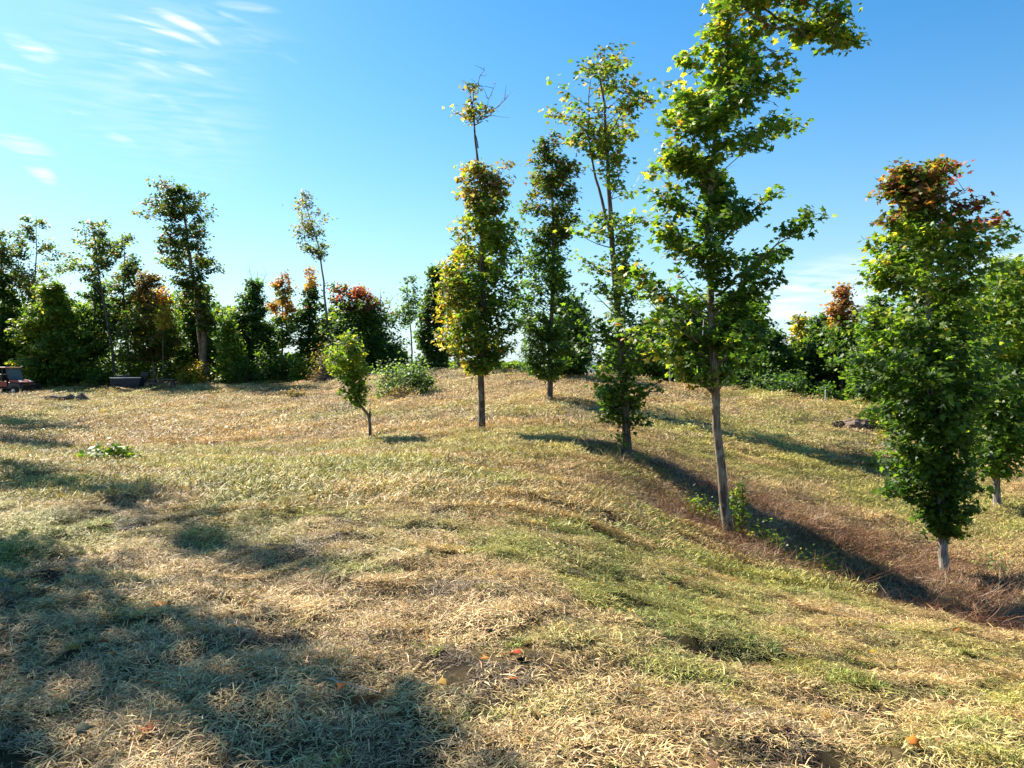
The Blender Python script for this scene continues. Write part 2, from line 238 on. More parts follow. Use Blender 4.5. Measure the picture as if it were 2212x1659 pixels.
class Mesh:
    """collects quads and tubes in numpy friendly lists"""
    def __init__(s): s.v = []; s.f = []
    def tube(s, path, rad, n=6, cap=True):
        path = np.asarray(path, float); m = len(path); b0 = len(s.v)
        tan = np.gradient(path, axis=0); tan /= np.maximum(np.linalg.norm(tan, axis=1, keepdims=True), 1e-9)
        ref = np.array((0, 1., .1)) if abs(tan[:, 1]).max() < .9 else np.array((1., 0, .1)); ang = np.arange(n) * 2 * math.pi / n
        for i in range(m):
            u = np.cross(tan[i], ref); u /= max(np.linalg.norm(u), 1e-6); w = np.cross(tan[i], u)
            for a in ang: s.v.append(tuple(path[i] + rad[i] * (math.cos(a) * u + math.sin(a) * w)))
        for i in range(m - 1):
            for j in range(n):
                j2 = (j + 1) % n; s.f.append((b0 + i * n + j, b0 + i * n + j2, b0 + (i + 1) * n + j2, b0 + (i + 1) * n + j))
        if cap:
            for i in (0, m - 1):
                c = len(s.v); s.v.append(tuple(path[i]))
                for j in range(n):
                    a, b = b0 + i * n + j, b0 + i * n + (j + 1) % n; s.f.append((a, b, c, c) if i else (b, a, c, c))
        return s
    def box(s, c, size, rot=None, taper=1.):
        b0 = len(s.v); x, y, z = [d / 2 for d in size]
        for k, (i, j, h) in enumerate([(-1,-1,-1),(1,-1,-1),(1,1,-1),(-1,1,-1),(-1,-1,1),(1,-1,1),(1,1,1),(-1,1,1)]):
            t = taper if h > 0 else 1.; p = Vector((i * x * t, j * y * t, h * z))
            if rot is not None: p = rot @ p
            s.v.append((p.x + c[0], p.y + c[1], p.z + c[2]))
        for q in [(0,3,2,1),(4,5,6,7),(0,1,5,4),(1,2,6,5),(2,3,7,6),(3,0,4,7)]: s.f.append(tuple(b0 + a for a in q))
        return s
    def prism(s, pts, y0, y1):     # xz outline extruded along y
        b0 = len(s.v); n = len(pts)
        for y in (y0, y1):
            for x, z in pts: s.v.append((x, y, z))
        for i in range(n): j = (i + 1) % n; s.f.append((b0 + i, b0 + j, b0 + n + j, b0 + n + i))
        s.f.append(tuple(b0 + i for i in range(n))[::-1]); s.f.append(tuple(b0 + n + i for i in range(n))); return s
    def build(s, name, m, parent=None, smooth=False, bevel=0.):
        me = bpy.data.meshes.new(name); me.from_pydata(s.v, [], [tuple(dict.fromkeys(f)) for f in s.f]); me.materials.append(m)
        if smooth: me.polygons.foreach_set('use_smooth', np.ones(len(me.polygons), bool))
        me.update(); o = bpy.data.objects.new(name, me); COL.objects.link(o)
        if parent is not None: o.parent = parent
        if bevel: bm = o.modifiers.new('bevel', 'BEVEL'); bm.width = bevel; bm.segments = 2; bm.limit_method = 'ANGLE'
        return o

# ------------------------------------------------------------ ground sheet
def axis(pos, hi):
    a = [0.]
    while a[-1] < hi:
        d = next((st for lim, st in pos if a[-1] < lim), None); a.append(a[-1] + (d if d else (a[-1] - a[-2]) * 1.11))
    return np.array(a)
ax_ = axis(((8, .13), (48, .26)), 6000); gx = np.concatenate([-ax_[:0:-1], ax_]); gy = np.concatenate([-axis(((4, .5), (10, 1)), 300)[:0:-1], axis(((14, .13), (68, .26)), 7000)])
XX, YY = np.meshgrid(gx, gy); ZZ = Gh(XX.ravel(), YY.ravel()); V = np.stack([XX.ravel(), YY.ravel(), ZZ], 1)
nx, ny = len(gx), len(gy); idx = np.arange(nx * ny).reshape(ny, nx)
quads = np.stack([idx[:-1, :-1], idx[:-1, 1:], idx[1:, 1:], idx[1:, :-1]], -1).reshape(-1, 4)
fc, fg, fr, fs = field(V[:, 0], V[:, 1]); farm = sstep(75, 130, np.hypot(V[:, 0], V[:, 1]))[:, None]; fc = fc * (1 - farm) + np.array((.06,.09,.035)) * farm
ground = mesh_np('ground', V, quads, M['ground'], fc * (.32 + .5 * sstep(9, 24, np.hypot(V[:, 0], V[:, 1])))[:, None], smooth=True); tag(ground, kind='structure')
print('ground verts', len(V))
wm, wt, wb = mat('lake_water'); wb.inputs['Base Color'].default_value = (.03,.09,.15,1); wb.inputs['Roughness'].default_value = .12
wn = wt.nodes.new('ShaderNodeTexNoise'); wn.inputs['Scale'].default_value = .05; wbp = wt.nodes.new('ShaderNodeBump'); wbp.inputs['Strength'].default_value = .3; wt.links.new(wn.outputs[0], wbp.inputs['Height']); wt.links.new(wbp.outputs[0], wb.inputs['Normal'])
lake = mesh_np('lake_water', [(-500, 900, -14), (1800, 900, -14), (3000, 4200, -14), (-900, 4200, -14)], [(0, 1, 2, 3)], wm); tag(lake, kind='structure')
hx = np.linspace(-2500, 5200, 160); hv = []; 
for k, (yy, f) in enumerate(((4000, 0.), (4300, 1.), (5200, .9), (6000, 0))):
    hv += [(x, yy, -18 + f * (26 + 42 * fbm(x, yy, 900, 4))) for x in hx]
hi_ = np.arange(4 * 160).reshape(4, 160); hq = np.stack([hi_[:-1, :-1], hi_[:-1, 1:], hi_[1:, 1:], hi_[1:, :-1]], -1).reshape(-1, 4)
hills = mesh_np('distant_hills', np.array([(a, b, float(np.ravel(c)[0])) for a, b, c in hv]), hq, simple('hazy_woods', (.07,.11,.12), .95, noise=.3, nscale=.01), smooth=True); tag(hills, kind='structure')  # distance haze is painted into the bluish hill colour

# ------------------------------------------------------------ leaves
def fan(outl, c=(0, .42)):
    v = [(c[0], c[1], .0)] + [(x, y, -.22 * abs(x)) for x, y in outl]; n = len(outl)
    return np.array(v), np.array([(0, 1 + i, 1 + (i + 1) % n) for i in range(n)])
TPL = {'maple': fan([(0,0),(.42,.0),(.30,.26),(.58,.52),(.24,.55),(0,1.02),(-.24,.55),(-.58,.52),(-.30,.26),(-.42,.0)]),
       'star': (np.array([(0,0,0),(.5,.2,-.1),(.17,.5,0),(0,1,-.05),(-.17,.5,0),(-.5,.2,-.1)]), np.array([(0,1,2),(0,2,4),(2,3,4),(0,4,5)])),
       'kite': (np.array([(0,0,0),(.36,.45,-.1),(0,1,0),(-.36,.45,-.1)]), np.array([(0,1,2),(0,2,3)])),
       'long': (np.array([(0,0,0),(.15,.4,-.03),(0,1,-.1),(-.15,.4,-.03)]), np.array([(0,1,2),(0,2,3)]))}
def leaves(pos, col, size, kind, out=None, tilt=1.0, g=rng):
    """one triangle soup of leaves at pos"""
    n = len(pos); T, Fc = TPL[kind]; m = len(T)
    nrm = g.normal(0, 1, (n, 3)) * tilt * .62 + np.array((0, 0, .9))
    if out is not None: nrm += out * .55
    nrm /= np.linalg.norm(nrm, axis=1, keepdims=True)
    t = g.normal(0, 1, (n, 3)); t[:, 2] -= .5
    if out is not None: t += out * .8
    t -= (t * nrm).sum(1, keepdims=True) * nrm; t /= np.maximum(np.linalg.norm(t, axis=1, keepdims=True), 1e-6); b = np.cross(t, nrm)
    s = size * g.uniform(.5, 1.35, n)
    V = pos[:, None, :] + s[:, None, None] * (T[None, :, 0, None] * b[:, None, :] + (T[None, :, 1, None] - .4) * t[:, None, :] + T[None, :, 2, None] * nrm[:, None, :])
    Fq = (Fc[None] + (np.arange(n) * m)[:, None, None]).reshape(-1, 3)
    return V.reshape(-1, 3), Fq, np.repeat(col, m, axis=0)
DG=(.038,.082,.014); MG=(.068,.132,.018); G1=(.11,.18,.022); YGR=(.21,.25,.03); YEL=(.42,.34,.045); OLV=(.13,.12,.03); ORG=(.36,.16,.03); RUST=(.20,.085,.04); REDL=(.24,.035,.03); PNK=(.34,.16,.13); BLG=(.05,.09,.045); PALEG=(.16,.23,.10)
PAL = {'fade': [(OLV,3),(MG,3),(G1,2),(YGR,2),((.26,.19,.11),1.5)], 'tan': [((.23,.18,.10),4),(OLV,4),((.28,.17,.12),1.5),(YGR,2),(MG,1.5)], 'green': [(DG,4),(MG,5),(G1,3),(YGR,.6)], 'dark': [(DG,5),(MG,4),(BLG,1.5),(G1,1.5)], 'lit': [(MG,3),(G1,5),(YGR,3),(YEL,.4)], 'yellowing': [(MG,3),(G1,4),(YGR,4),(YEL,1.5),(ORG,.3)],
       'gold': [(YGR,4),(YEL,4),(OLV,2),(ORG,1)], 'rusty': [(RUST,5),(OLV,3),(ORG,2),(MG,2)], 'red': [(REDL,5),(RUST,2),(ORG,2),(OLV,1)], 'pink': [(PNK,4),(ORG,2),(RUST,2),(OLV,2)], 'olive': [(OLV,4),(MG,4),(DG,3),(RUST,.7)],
       'orange': [(ORG,5),(YEL,2),(RUST,2)], 'pale': [(PALEG,5),(BLG,3),(G1,2)], 'brown': [(RUST,1.6),((.13,.085,.045),4),(OLV,4)], 'airy': [(OLV,3),((.08,.13,.08),4),(MG,3),(RUST,.8),(YGR,1.5)]}
def pick(pal, n, g):
    cs = np.array([c for c, w in PAL[pal]]); w = np.array([w for c, w in PAL[pal]], float); return cs[g.choice(len(cs), n, p=w / w.sum())]
def gapf(p, seed, sc):
    g = np.random.default_rng(seed); s = 0
    for _ in range(7):
        k = g.normal(0, 1, 3); k /= np.linalg.norm(k); s = s + np.sin((p @ k) * 2 * math.pi / sc * g.uniform(.7, 1.8) + g.uniform(0, 6.3))
    return s / 7
CNT = [0]
def tree(name, label, depth, trunk, prof, r=.1, nb=90, lpb=70, kind='kite', size=.2, pal=(('green', 1.),), air=0., bark='bark', cat='tree', group=None, limbs=(), yd=0., sig=.16, seed=None, sun_pal=None, dmul=1., rise=(.25,.8), snap=True, base_depth_shift=0., leafscale=1., own=None, wide=1.16):
    """trunk: (x,y) photo points from base to top; prof: (y, xl, xr) crown outline; pal: ((palette, lower crown fraction up to), ...)"""
    CNT[0] += 1; g = np.random.default_rng(seed if seed is not None else 100 + CNT[0])
    TP = np.array([W(x, y, depth) for x, y in trunk])
    if snap: TP[0, 2] = gz(TP[0, 0], TP[0, 1]) - .06
    base = TP[0].copy(); root = empty(name, tuple(base)); tag(root, label, cat, group)
    zs = TP[:, 2]; axis_at = lambda z: np.stack([np.interp(z, zs, TP[:, 0]), np.interp(z, zs, TP[:, 1])], -1)
    pz, pl, pr = [], [], []
    for y, xl, xr in prof:
        a, b = W(xl, y, depth), W(xr, y, depth); ax = axis_at(a[2]); pz.append(a[2]); pl.append(ax[0] - a[0]); pr.append(b[0] - ax[0])
    o_ = np.argsort(pz); pz = np.array(pz)[o_]; pl = np.array(pl)[o_]; pr = np.array(pr)[o_]
    zlo, zhi = pz[0], pz[-1]; H = zhi - base[2]
    mb = Mesh()
    # trunk with a flare and a slight wobble
    tt = np.linspace(0, 1, 16); cum = np.concatenate([[0], np.cumsum(np.linalg.norm(np.diff(TP, axis=0), axis=1))]); cum /= cum[-1]
    path = np.stack([np.interp(tt, cum, TP[:, i]) for i in range(3)], 1); wob = r * .35
    path[1:-1, :2] += g.normal(0, wob, (14, 2)) * .6
    rad = r * (1 - tt) ** .8 * .9 + r * .1; rad[0] *= 1.75; rad[1] *= 1.0
    path = np.vstack([path[:1], path[:1] + (path[1] - path[0]) * .12, path[1:]]); rad = np.concatenate([rad[:1], [r * 1.15], rad[1:]])
    mb.tube(path - base, rad, 9 if r * F / depth > 2.5 else 6)
    pts, outs, cls = [], [], []; nseg = 6; wz = np.maximum((pl + pr), .15)
    zc = np.linspace(zlo, zhi, 40); cdf = np.cumsum(np.interp(zc, pz, wz) ** .7); cdf /= cdf[-1]
    def add_branch(P0, P3, rr, nl, sub=True, bare=False):
        up = (P3 - P0); ln = np.linalg.norm(up)
        mid = P0 + up * .5 + np.array((0, 0, -.06 * ln)) + g.normal(0, .04, 3) * ln
        t = np.linspace(0, 1, nseg)[:, None]; bp = (1 - t) ** 2 * P0 + 2 * t * (1 - t) * mid + t * t * P3
        mb.tube(bp - base, rr * (1 - t[:, 0] * .82), 4, cap=False)
        if bare: return bp
        if sub:
            for _ in range(3 if ln > .7 else 1):
                k = g.uniform(.35, .95); q = (1 - k) ** 2 * P0 + 2 * k * (1 - k) * mid + k * k * P3; dd = up / ln + g.normal(0, .55, 3); dd[2] = abs(dd[2]) * .4 + .05; dd /= np.linalg.norm(dd)
                e = q + dd * ln * g.uniform(.2, .34 if ln > 1 else .45); t2 = np.linspace(0, 1, 3)[:, None]; mb.tube(q + (e - q) * t2 - base, rr * .35 * (1 - .7 * t2[:, 0]), 3, cap=False)
                m_ = int(nl * .22); u = g.beta(2.2, 1.2, m_)[:, None]; pp = q + (e - q) * u + g.normal(0, 1, (m_, 3)) * sig * np.array((1, 1, .55))
                pts.append(pp); outs.append(np.repeat(dd[None], m_, 0)); cls.append(np.full(m_, g.integers(1 << 30)))
        m_ = int(nl * (.4 if sub and ln > .7 else .78)); u = (g.beta(2.0, 1.1, m_) * .78 + .22)[:, None]
        pp = (1 - u) ** 2 * P0 + 2 * u * (1 - u) * mid + u * u * P3 + g.normal(0, 1, (m_, 3)) * sig * np.array((1, 1, .55))
        pts.append(pp); outs.append(np.repeat((up / ln)[None], m_, 0)); cls.append(np.full(m_, g.integers(1 << 30)))
        return bp
    for i in range(nb):
        zt = np.interp((i + g.random()) / nb, cdf, zc); ph = g.uniform(0, 2 * math.pi); c, s = math.cos(ph), math.sin(ph)
        l_, r_ = np.interp(zt, pz, pl), np.interp(zt, pz, pr)
        side = r_ if c > 0 else l_; dep = max((l_ + r_) / 2, .1) * .95
        cx = 0.
        if l_ < 0: cx = (r_ - l_) / 2; hw = (r_ + l_) / 2; side = hw; dep = hw
        elif r_ < 0: cx = (r_ - l_) / 2; hw = (r_ + l_) / 2; side = hw; dep = hw
        side = max(side * wide, .05); dep *= wide; f = g.uniform(.25, 1.) ** .55 * g.uniform(.8, 1.06)
        f = f if g.random() > .25 else f * g.uniform(.3, .8)
        A_ = axis_at(zt); tip = np.array((A_[0] + cx + c * side * f, A_[1] + s * dep * f * dmul, zt)); rl = math.hypot(tip[0] - A_[0], tip[1] - A_[1])
        z0 = max(zt - rl * g.uniform(*rise) - .05, base[2] + (zlo - base[2]) * .8); A0 = axis_at(z0); P0 = np.array((A0[0], A0[1], z0))
        if air and gapf(tip[None], CNT[0] + 5, max(.25 * (zhi - zlo), .6))[0] < -.42 + air: continue
        add_branch(P0, tip, max(r * .28 * (1 - (zt - base[2]) / (H * 1.15)), .008), lpb * (.6 + .4 * min(1, rl / .8)))
    for lb in limbs:   # hand placed limbs: points, radius, leaves, palette override
        LP = np.array([W(x, y, depth) + np.array((0, dy, 0)) for x, y, dy in lb['p']]); cum2 = np.linspace(0, 1, len(LP)); tq = np.linspace(0, 1, 3 * len(LP))
        bp = np.stack([np.interp(tq, cum2, LP[:, i]) for i in range(3)], 1); bp[1:-1] += g.normal(0, .02, (len(tq) - 2, 3))
        mb.tube(bp - base, lb.get('r', .03) * (1 - .8 * tq), 5, cap=False)
        for _ in range(lb.get('tw', 0)):
            k = g.integers(len(bp) // 3, len(bp)); q = bp[k]; dd = g.normal(0, 1, 3); dd[2] = abs(dd[2]) * .8; dd /= np.linalg.norm(dd); ln = lb.get('tl', .4) * g.uniform(.5, 1.3)
            n1 = int(lb.get('n', 0))
            if n1: add_branch(q, q + dd * ln, .008, n1, sub=False)
            else:
                e = q + dd * ln; mb.tube(np.array([q, (q + e) / 2 + g.normal(0, .03, 3), e]) - base, [.008, .006, .003], 3, cap=False)
    tr = mb.build('trunk', M[bark], root, smooth=True)
    if pts:
        Pp = np.vstack(pts); Oo = np.vstack(outs); Cc = np.concatenate(cls)
        if air: k = gapf(Pp, CNT[0] + 5, max(.25 * (zhi - zlo), .6)) > -.5 + air; Pp, Oo, Cc = Pp[k], Oo[k], Cc[k]
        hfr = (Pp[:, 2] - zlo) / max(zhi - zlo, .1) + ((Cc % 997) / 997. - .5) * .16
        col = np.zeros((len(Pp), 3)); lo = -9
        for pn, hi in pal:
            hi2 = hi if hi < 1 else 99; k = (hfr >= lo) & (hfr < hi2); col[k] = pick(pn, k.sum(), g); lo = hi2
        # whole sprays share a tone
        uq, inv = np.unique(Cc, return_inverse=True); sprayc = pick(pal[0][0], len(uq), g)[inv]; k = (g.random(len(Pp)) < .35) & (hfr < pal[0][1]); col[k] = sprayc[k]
        if sun_pal:  # sun-facing leaves: autumn yellow plus sunlight put into their colour
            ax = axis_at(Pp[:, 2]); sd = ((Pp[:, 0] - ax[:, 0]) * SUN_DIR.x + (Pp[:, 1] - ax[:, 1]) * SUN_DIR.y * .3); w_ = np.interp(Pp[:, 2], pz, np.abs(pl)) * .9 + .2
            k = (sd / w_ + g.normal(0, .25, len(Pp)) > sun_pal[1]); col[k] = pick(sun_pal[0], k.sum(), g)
        if own: col = own(Pp, hfr, col, g)
        col *= g.uniform(.75, 1.25, (len(Pp), 1))
        Vv, Ff, Cv = leaves(Pp - base, col, size * leafscale, kind, Oo, g=g)
        cr = mesh_np('crown', Vv, Ff, M['leaf'], Cv, parent=root); cr['kind'] = 'stuff'
    return root
def oval(xc, top, bot, w, skew=0., pt=.5):
    ys = np.linspace(bot, top, 7); out = []
    for i, y in enumerate(ys):
        t = i / 6; hw = w / 2 * (math.sin(math.pi * min(max(t, .04) ** pt, .96)) ** .7); out.append((y, xc - hw + skew * t, xc + hw + skew * t))
    return out

# ------------------------------------------------------------ the near maples
tree('maple_tree', 'tall leafy maple leaning left with an arching top that runs out of the picture', 13,
     [(1577,1166),(1560,1030),(1545,850),(1540,700),(1530,560),(1532,420),(1545,300),(1558,150),(1580,20),(1600,-70)],
     [(800,1470,1580),(760,1370,1620),(700,1335,1660),(640,1325,1650),(590,1350,1640),(540,1370,1610),(480,1370,1600),(420,1360,1590),(380,1380,1590),(340,1420,1660),(290,1440,1715),(240,1440,1700),(190,1440,1660),(150,1440,1640),(110,1475,1640),(60,1520,1650),(10,1530,1690),(-60,1540,1720)],
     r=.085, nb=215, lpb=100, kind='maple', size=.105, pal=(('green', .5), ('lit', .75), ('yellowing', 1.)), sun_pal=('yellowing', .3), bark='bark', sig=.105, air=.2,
     limbs=[dict(p=[(1545,640,0),(1600,590,-.1),(1660,545,-.2),(1730,482,-.3)], r=.03, tw=16, n=26, tl=.28), dict(p=[(1540,680,0),(1600,620,.1),(1650,585,.2),(1695,555,.3)], r=.025, tw=12, n=26, tl=.25),
            dict(p=[(1535,560,0),(1590,480,.1),(1650,440,.2),(1705,402,.2)], r=.028, tw=13, n=26, tl=.26), dict(p=[(1545,330,0),(1600,300,.1),(1660,280,.1),(1725,262,.1)], r=.03, tw=14, n=30, tl=.28),
            dict(p=[(1545,240,0),(1590,215,.1),(1650,200,.1),(1710,185,.1)], r=.02, tw=9, n=26, tl=.22), dict(p=[(1548,210,0),(1580,170,.1),(1620,115,.2),(1650,100,.2)], r=.03, tw=5, n=26, tl=.2),
            dict(p=[(1575,10,0),(1640,-20,-.1),(1720,0,-.2),(1770,60,-.3),(1795,120,-.3)], r=.03, tw=24, n=44, tl=.3), dict(p=[(1600,-20,0),(1680,30,.1),(1735,60,.1),(1800,50,.1),(1825,95,.1)], r=.025, tw=20, n=44, tl=.26),
            dict(p=[(1590,0,0),(1640,40,.1),(1690,60,0),(1740,80,0)], r=.025, tw=20, n=44, tl=.3),
            dict(p=[(1650,100,0),(1683,125,0),(1690,160,0),(1672,185,0)], r=.012, tw=5, n=26, tl=.14), dict(p=[(1650,110,0),(1700,112,0),(1745,85,0)], r=.01, tw=0),
            dict(p=[(1760,10,-.1),(1800,2,-.1),(1830,25,-.1),(1840,50,-.1),(1838,70,-.1)], r=.011, tw=3, tl=.12), dict(p=[(1690,150,0),(1700,175,0),(1712,190,0)], r=.006, tw=2, tl=.1)], seed=41)
tree('maple_tree', 'narrow maple with yellow sunlit flank and a bare forked leader above its crown', 21,
     [(1040,936),(1041,800),(1043,650),(1042,500),(1038,400),(1033,320),(1025,270),(1015,200)],
     [(790,1000,1070),(750,960,1110),(700,952,1115),(640,955,1112),(580,962,1118),(530,975,1110),(480,995,1112),(440,1000,1110),(400,1010,1105),(370,1018,1080),(352,1025,1050)],
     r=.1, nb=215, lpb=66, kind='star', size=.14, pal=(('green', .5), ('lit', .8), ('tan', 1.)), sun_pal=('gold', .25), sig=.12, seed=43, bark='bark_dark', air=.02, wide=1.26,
     limbs=[dict(p=[(1033,320,0),(1025,275,0),(1018,245,0),(1005,255,0)], r=.02, tw=10, n=20, tl=.4), dict(p=[(1025,270,0),(1040,262,0),(1035,240,0)], r=.02, tw=7, n=18, tl=.35),
            dict(p=[(1018,235,0),(1022,195,0),(1040,160,0),(1048,145,0)], r=.018, tw=4, tl=.35), dict(p=[(1018,225,0),(1015,200,0),(1010,195,0)], r=.014, tw=8, n=15, tl=.25),
            dict(p=[(1030,262,0),(1055,250,0),(1080,225,0),(1097,205,0)], r=.02, tw=7, tl=.6), dict(p=[(1048,250,0),(1055,215,0),(1072,180,0)], r=.012, tw=7, tl=.35), dict(p=[(1040,350,0),(1020,360,0),(1005,375,0)], r=.012, tw=7, n=13, tl=.3),
            dict(p=[(1040,420,0),(1075,400,0),(1090,365,0)], r=.02, tw=9, n=20, tl=.4),dict(p=[(1040,440,0),(1015,415,0),(1000,390,0)], r=.02, tw=8, n=16, tl=.3)])
tree('maple_tree', 'distant slim maple with a tiered crown on the crest of the slope', 33,
     [(1187,869),(1188,760),(1192,650),(1196,520),(1192,420),(1195,350),(1198,300)],
     [(808,1150,1215),(770,1115,1240),(720,1108,1245),(670,1105,1235),(620,1100,1225),(570,1105,1220),(545,1115,1215),(520,1165,1220),(490,1125,1240),(440,1128,1248),(400,1130,1258),(370,1140,1250),(340,1148,1225),(310,1160,1215),(288,1168,1200)],
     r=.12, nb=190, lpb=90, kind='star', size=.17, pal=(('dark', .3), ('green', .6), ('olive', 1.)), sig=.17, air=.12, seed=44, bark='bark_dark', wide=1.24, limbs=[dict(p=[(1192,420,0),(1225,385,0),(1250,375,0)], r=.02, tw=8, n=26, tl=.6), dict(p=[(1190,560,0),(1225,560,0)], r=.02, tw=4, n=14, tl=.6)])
tree('maple_tree', 'open sparse maple with a see-through forked crown and thin leaves', 17.5,
     [(1357,981),(1350,860),(1342,740),(1330,620),(1322,500),(1315,400),(1312,300),(1300,200),(1298,110)],
     [(870,1290,1400),(850,1275,1420),(800,1262,1400),(760,1245,1400),(710,1250,1410),(660,1255,1400),(600,1240,1395),(540,1240,1390),(500,1235,1385),(450,1262,1375),(400,1265,1368),(350,1250,1365),(300,1220,1385),(250,1195,1390),(210,1198,1410),(170,1212,1400),(130,1262,1375),(105,1285,1355)],
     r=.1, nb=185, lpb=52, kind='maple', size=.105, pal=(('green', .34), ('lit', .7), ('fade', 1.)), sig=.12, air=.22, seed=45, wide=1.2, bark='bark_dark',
     limbs=[dict(p=[(1318,500,0),(1295,420,0),(1272,310,0),(1275,180,0)], r=.045, tw=8, n=22, tl=.45), dict(p=[(1275,300,0),(1240,258,0),(1200,250,0)], r=.018, tw=8, n=14, tl=.3), dict(p=[(1312,300,0),(1345,240,0),(1385,210,0),(1405,220,0)], r=.02, tw=8, n=20, tl=.3),
            dict(p=[(1315,360,0),(1350,290,0),(1384,298,0)], r=.01, tw=2, n=10, tl=.15), dict(p=[(1350,880,0),(1380,850,0),(1420,845,0)], r=.02, tw=9, n=32, tl=.3), dict(p=[(1352,930,0),(1330,910,0),(1318,895,0)], r=.02, tw=11, n=26, tl=.28), dict(p=[(1354,940,0),(1375,915,0),(1384,905,0)], r=.015, tw=8, n=20, tl=.2),
            dict(p=[(1356,975,0),(1345,955,0),(1340,940,0)], r=.01, tw=5, n=14, tl=.15), dict(p=[(1345,880,0),(1310,860,0),(1285,845,0)], r=.02, tw=9, n=30, tl=.3)])
def redtop(Pp, h, col, g):
    zt = W(2000, 350, 15)[2]; k = (Pp[:, 2] > zt - 1.15 - .2 * np.sin(Pp[:, 0] * 3)) & (g.random(len(Pp)) < .85); a = PAL; col[k] = pick('rusty', k.sum(), g)
    k2 = k & (Pp[:, 0] > W(2040, 400, 15)[0]); col[k2] = pick('red', k2.sum(), g) * .8; k3 = (~k) & (Pp[:, 2] > zt - 1.7) & (g.random(len(Pp)) < .45); col[k3] = pick('yellowing', k3.sum(), g); return col
tree('maple_tree', 'broad dark green maple with rust red top leaves standing below the slope', 15,
     [(2043,1256),(2036,1120),(2025,1000),(2014,860),(2008,720),(2000,560),(1995,365)],
     [(1145,2000,2075),(1100,1965,2100),(1050,1935,2125),(1010,1925,2120),(960,1930,2110),(900,1880,2110),(860,1855,2130),(800,1830,2160),(740,1828,2160),(680,1840,2155),(620,1845,2150),(570,1850,2120),(520,1850,2165),(480,1875,2160),(440,1905,2130),(410,1915,2095),(375,1920,2075),(352,1960,2030)],
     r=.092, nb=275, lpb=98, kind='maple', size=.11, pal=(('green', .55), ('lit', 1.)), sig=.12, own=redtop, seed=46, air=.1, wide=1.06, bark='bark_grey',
     limbs=[dict(p=[(1998,480,0),(1960,430,0),(1920,415,0)], r=.02, tw=12, n=44, tl=.3), dict(p=[(1997,440,0),(1975,395,0),(1945,378,0)], r=.02, tw=12, n=44, tl=.28), dict(p=[(1996,430,0),(2030,385,0),(2050,370,0)], r=.02, tw=12, n=44, tl=.28), dict(p=[(1999,500,.1),(2050,430,.1),(2090,410,.1)], r=.02, tw=12, n=44, tl=.28), dict(p=[(2030,1060,0),(1980,1040,0),(1940,1060,0),(1925,1075,0)], r=.02, tw=9, n=28, tl=.3), dict(p=[(2020,930,0),(1960,900,0),(1900,890,0),(1875,900,0)], r=.02, tw=8, n=24, tl=.3), dict(p=[(2010,560,0),(2080,500,0),(2150,490,0),(2165,510,0)], r=.02, tw=9, n=26, tl=.3)])
tree('maple_tree', 'grey trunked maple cut by the right edge of the picture', 19.5,
     [(2155,1092),(2152,980),(2150,860),(2156,740),(2162,620),(2168,560)],
     [(1010,2100,2200),(960,2095,2230),(900,2100,2290),(840,2080,2310),(780,2090,2320),(720,2095,2310),(660,2100,2290),(600,2110,2270),(560,2140,2230)],
     r=.095, nb=150, lpb=72, kind='star', size=.15, pal=(('green', .5), ('lit', 1.)), sig=.18, seed=47, bark='bark_grey')
tree('sapling', 'small yellow-green sapling on a crooked stem with a cut stub', 21.5,
     [(800,958),(798,900),(775,872),(765,850),(758,800),(752,760),(750,728)],
     [(872,765,785),(850,740,795),(820,728,798),(790,712,800),(770,702,798),(750,710,785),(735,728,775),(722,742,762)],
     r=.05, nb=80, lpb=40, kind='star', size=.12, pal=(('green', .35), ('lit', .85), ('yellowing', 1.)), sun_pal=('yellowing', .5), sig=.1, seed=48, bark='bark_dark', rise=(.2, .7),
     limbs=[dict(p=[(798,905,0),(800,893,0),(799,888,0)], r=.05)])

# ------------------------------------------------------------ trees of the wood edge, each with its own outline
def bt(label, depth, xb, xc, top, bot, w, pal, air=0., nb=60, lpb=90, size=.25, r=.13, skew=0., trunk=None, bark='bark_dark', limbs=(), sun=None, name='woodland_tree', sig=.25, kind='kite', yb=830, prof=None, wide=1.3):
    tk = trunk or [(xb, yb), ((xb * .6 + xc * .4), (bot * .6 + yb * .4)), (xc, bot - (bot - top) * .3), (xc + skew, top + 8)]
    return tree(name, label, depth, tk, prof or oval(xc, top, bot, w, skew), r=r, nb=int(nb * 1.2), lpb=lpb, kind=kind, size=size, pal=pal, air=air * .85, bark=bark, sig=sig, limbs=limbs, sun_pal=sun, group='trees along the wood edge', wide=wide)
bt('slender tree with an airy greyish crown near the left edge', 66, 55, 78, 455, 640, 130, (('airy', 1.),), .3, 60, 85, r=.12)
bt('small crowned tree cut by the left edge of the picture', 64, 20, 2, 500, 610, 75, (('olive', 1.),), .2, 36, 80)
bt('dark tree behind the orange utility vehicle at the left edge', 64, 5, 5, 590, 825, 120, (('dark', 1.),), 0, 90, 120)
bt('thin leaning tree with a bare trunk and a small flat airy top', 61, 250, 205, 465, 570, 115, (('airy', 1.),), .28, 40, 75, trunk=[(250,830),(240,740),(222,640),(210,560),(200,475)], r=.14, bark='bark_dark', limbs=[dict(p=[(222,640,0),(190,600,0),(165,585,0)], r=.05, tw=8, n=50, tl=1.5)])
bt('dull purplish green tree between the leaning trunk and the tall tree', 65, 285, 268, 508, 720, 105, (('olive', .6), ('airy', 1.)), .12, 75, 90)
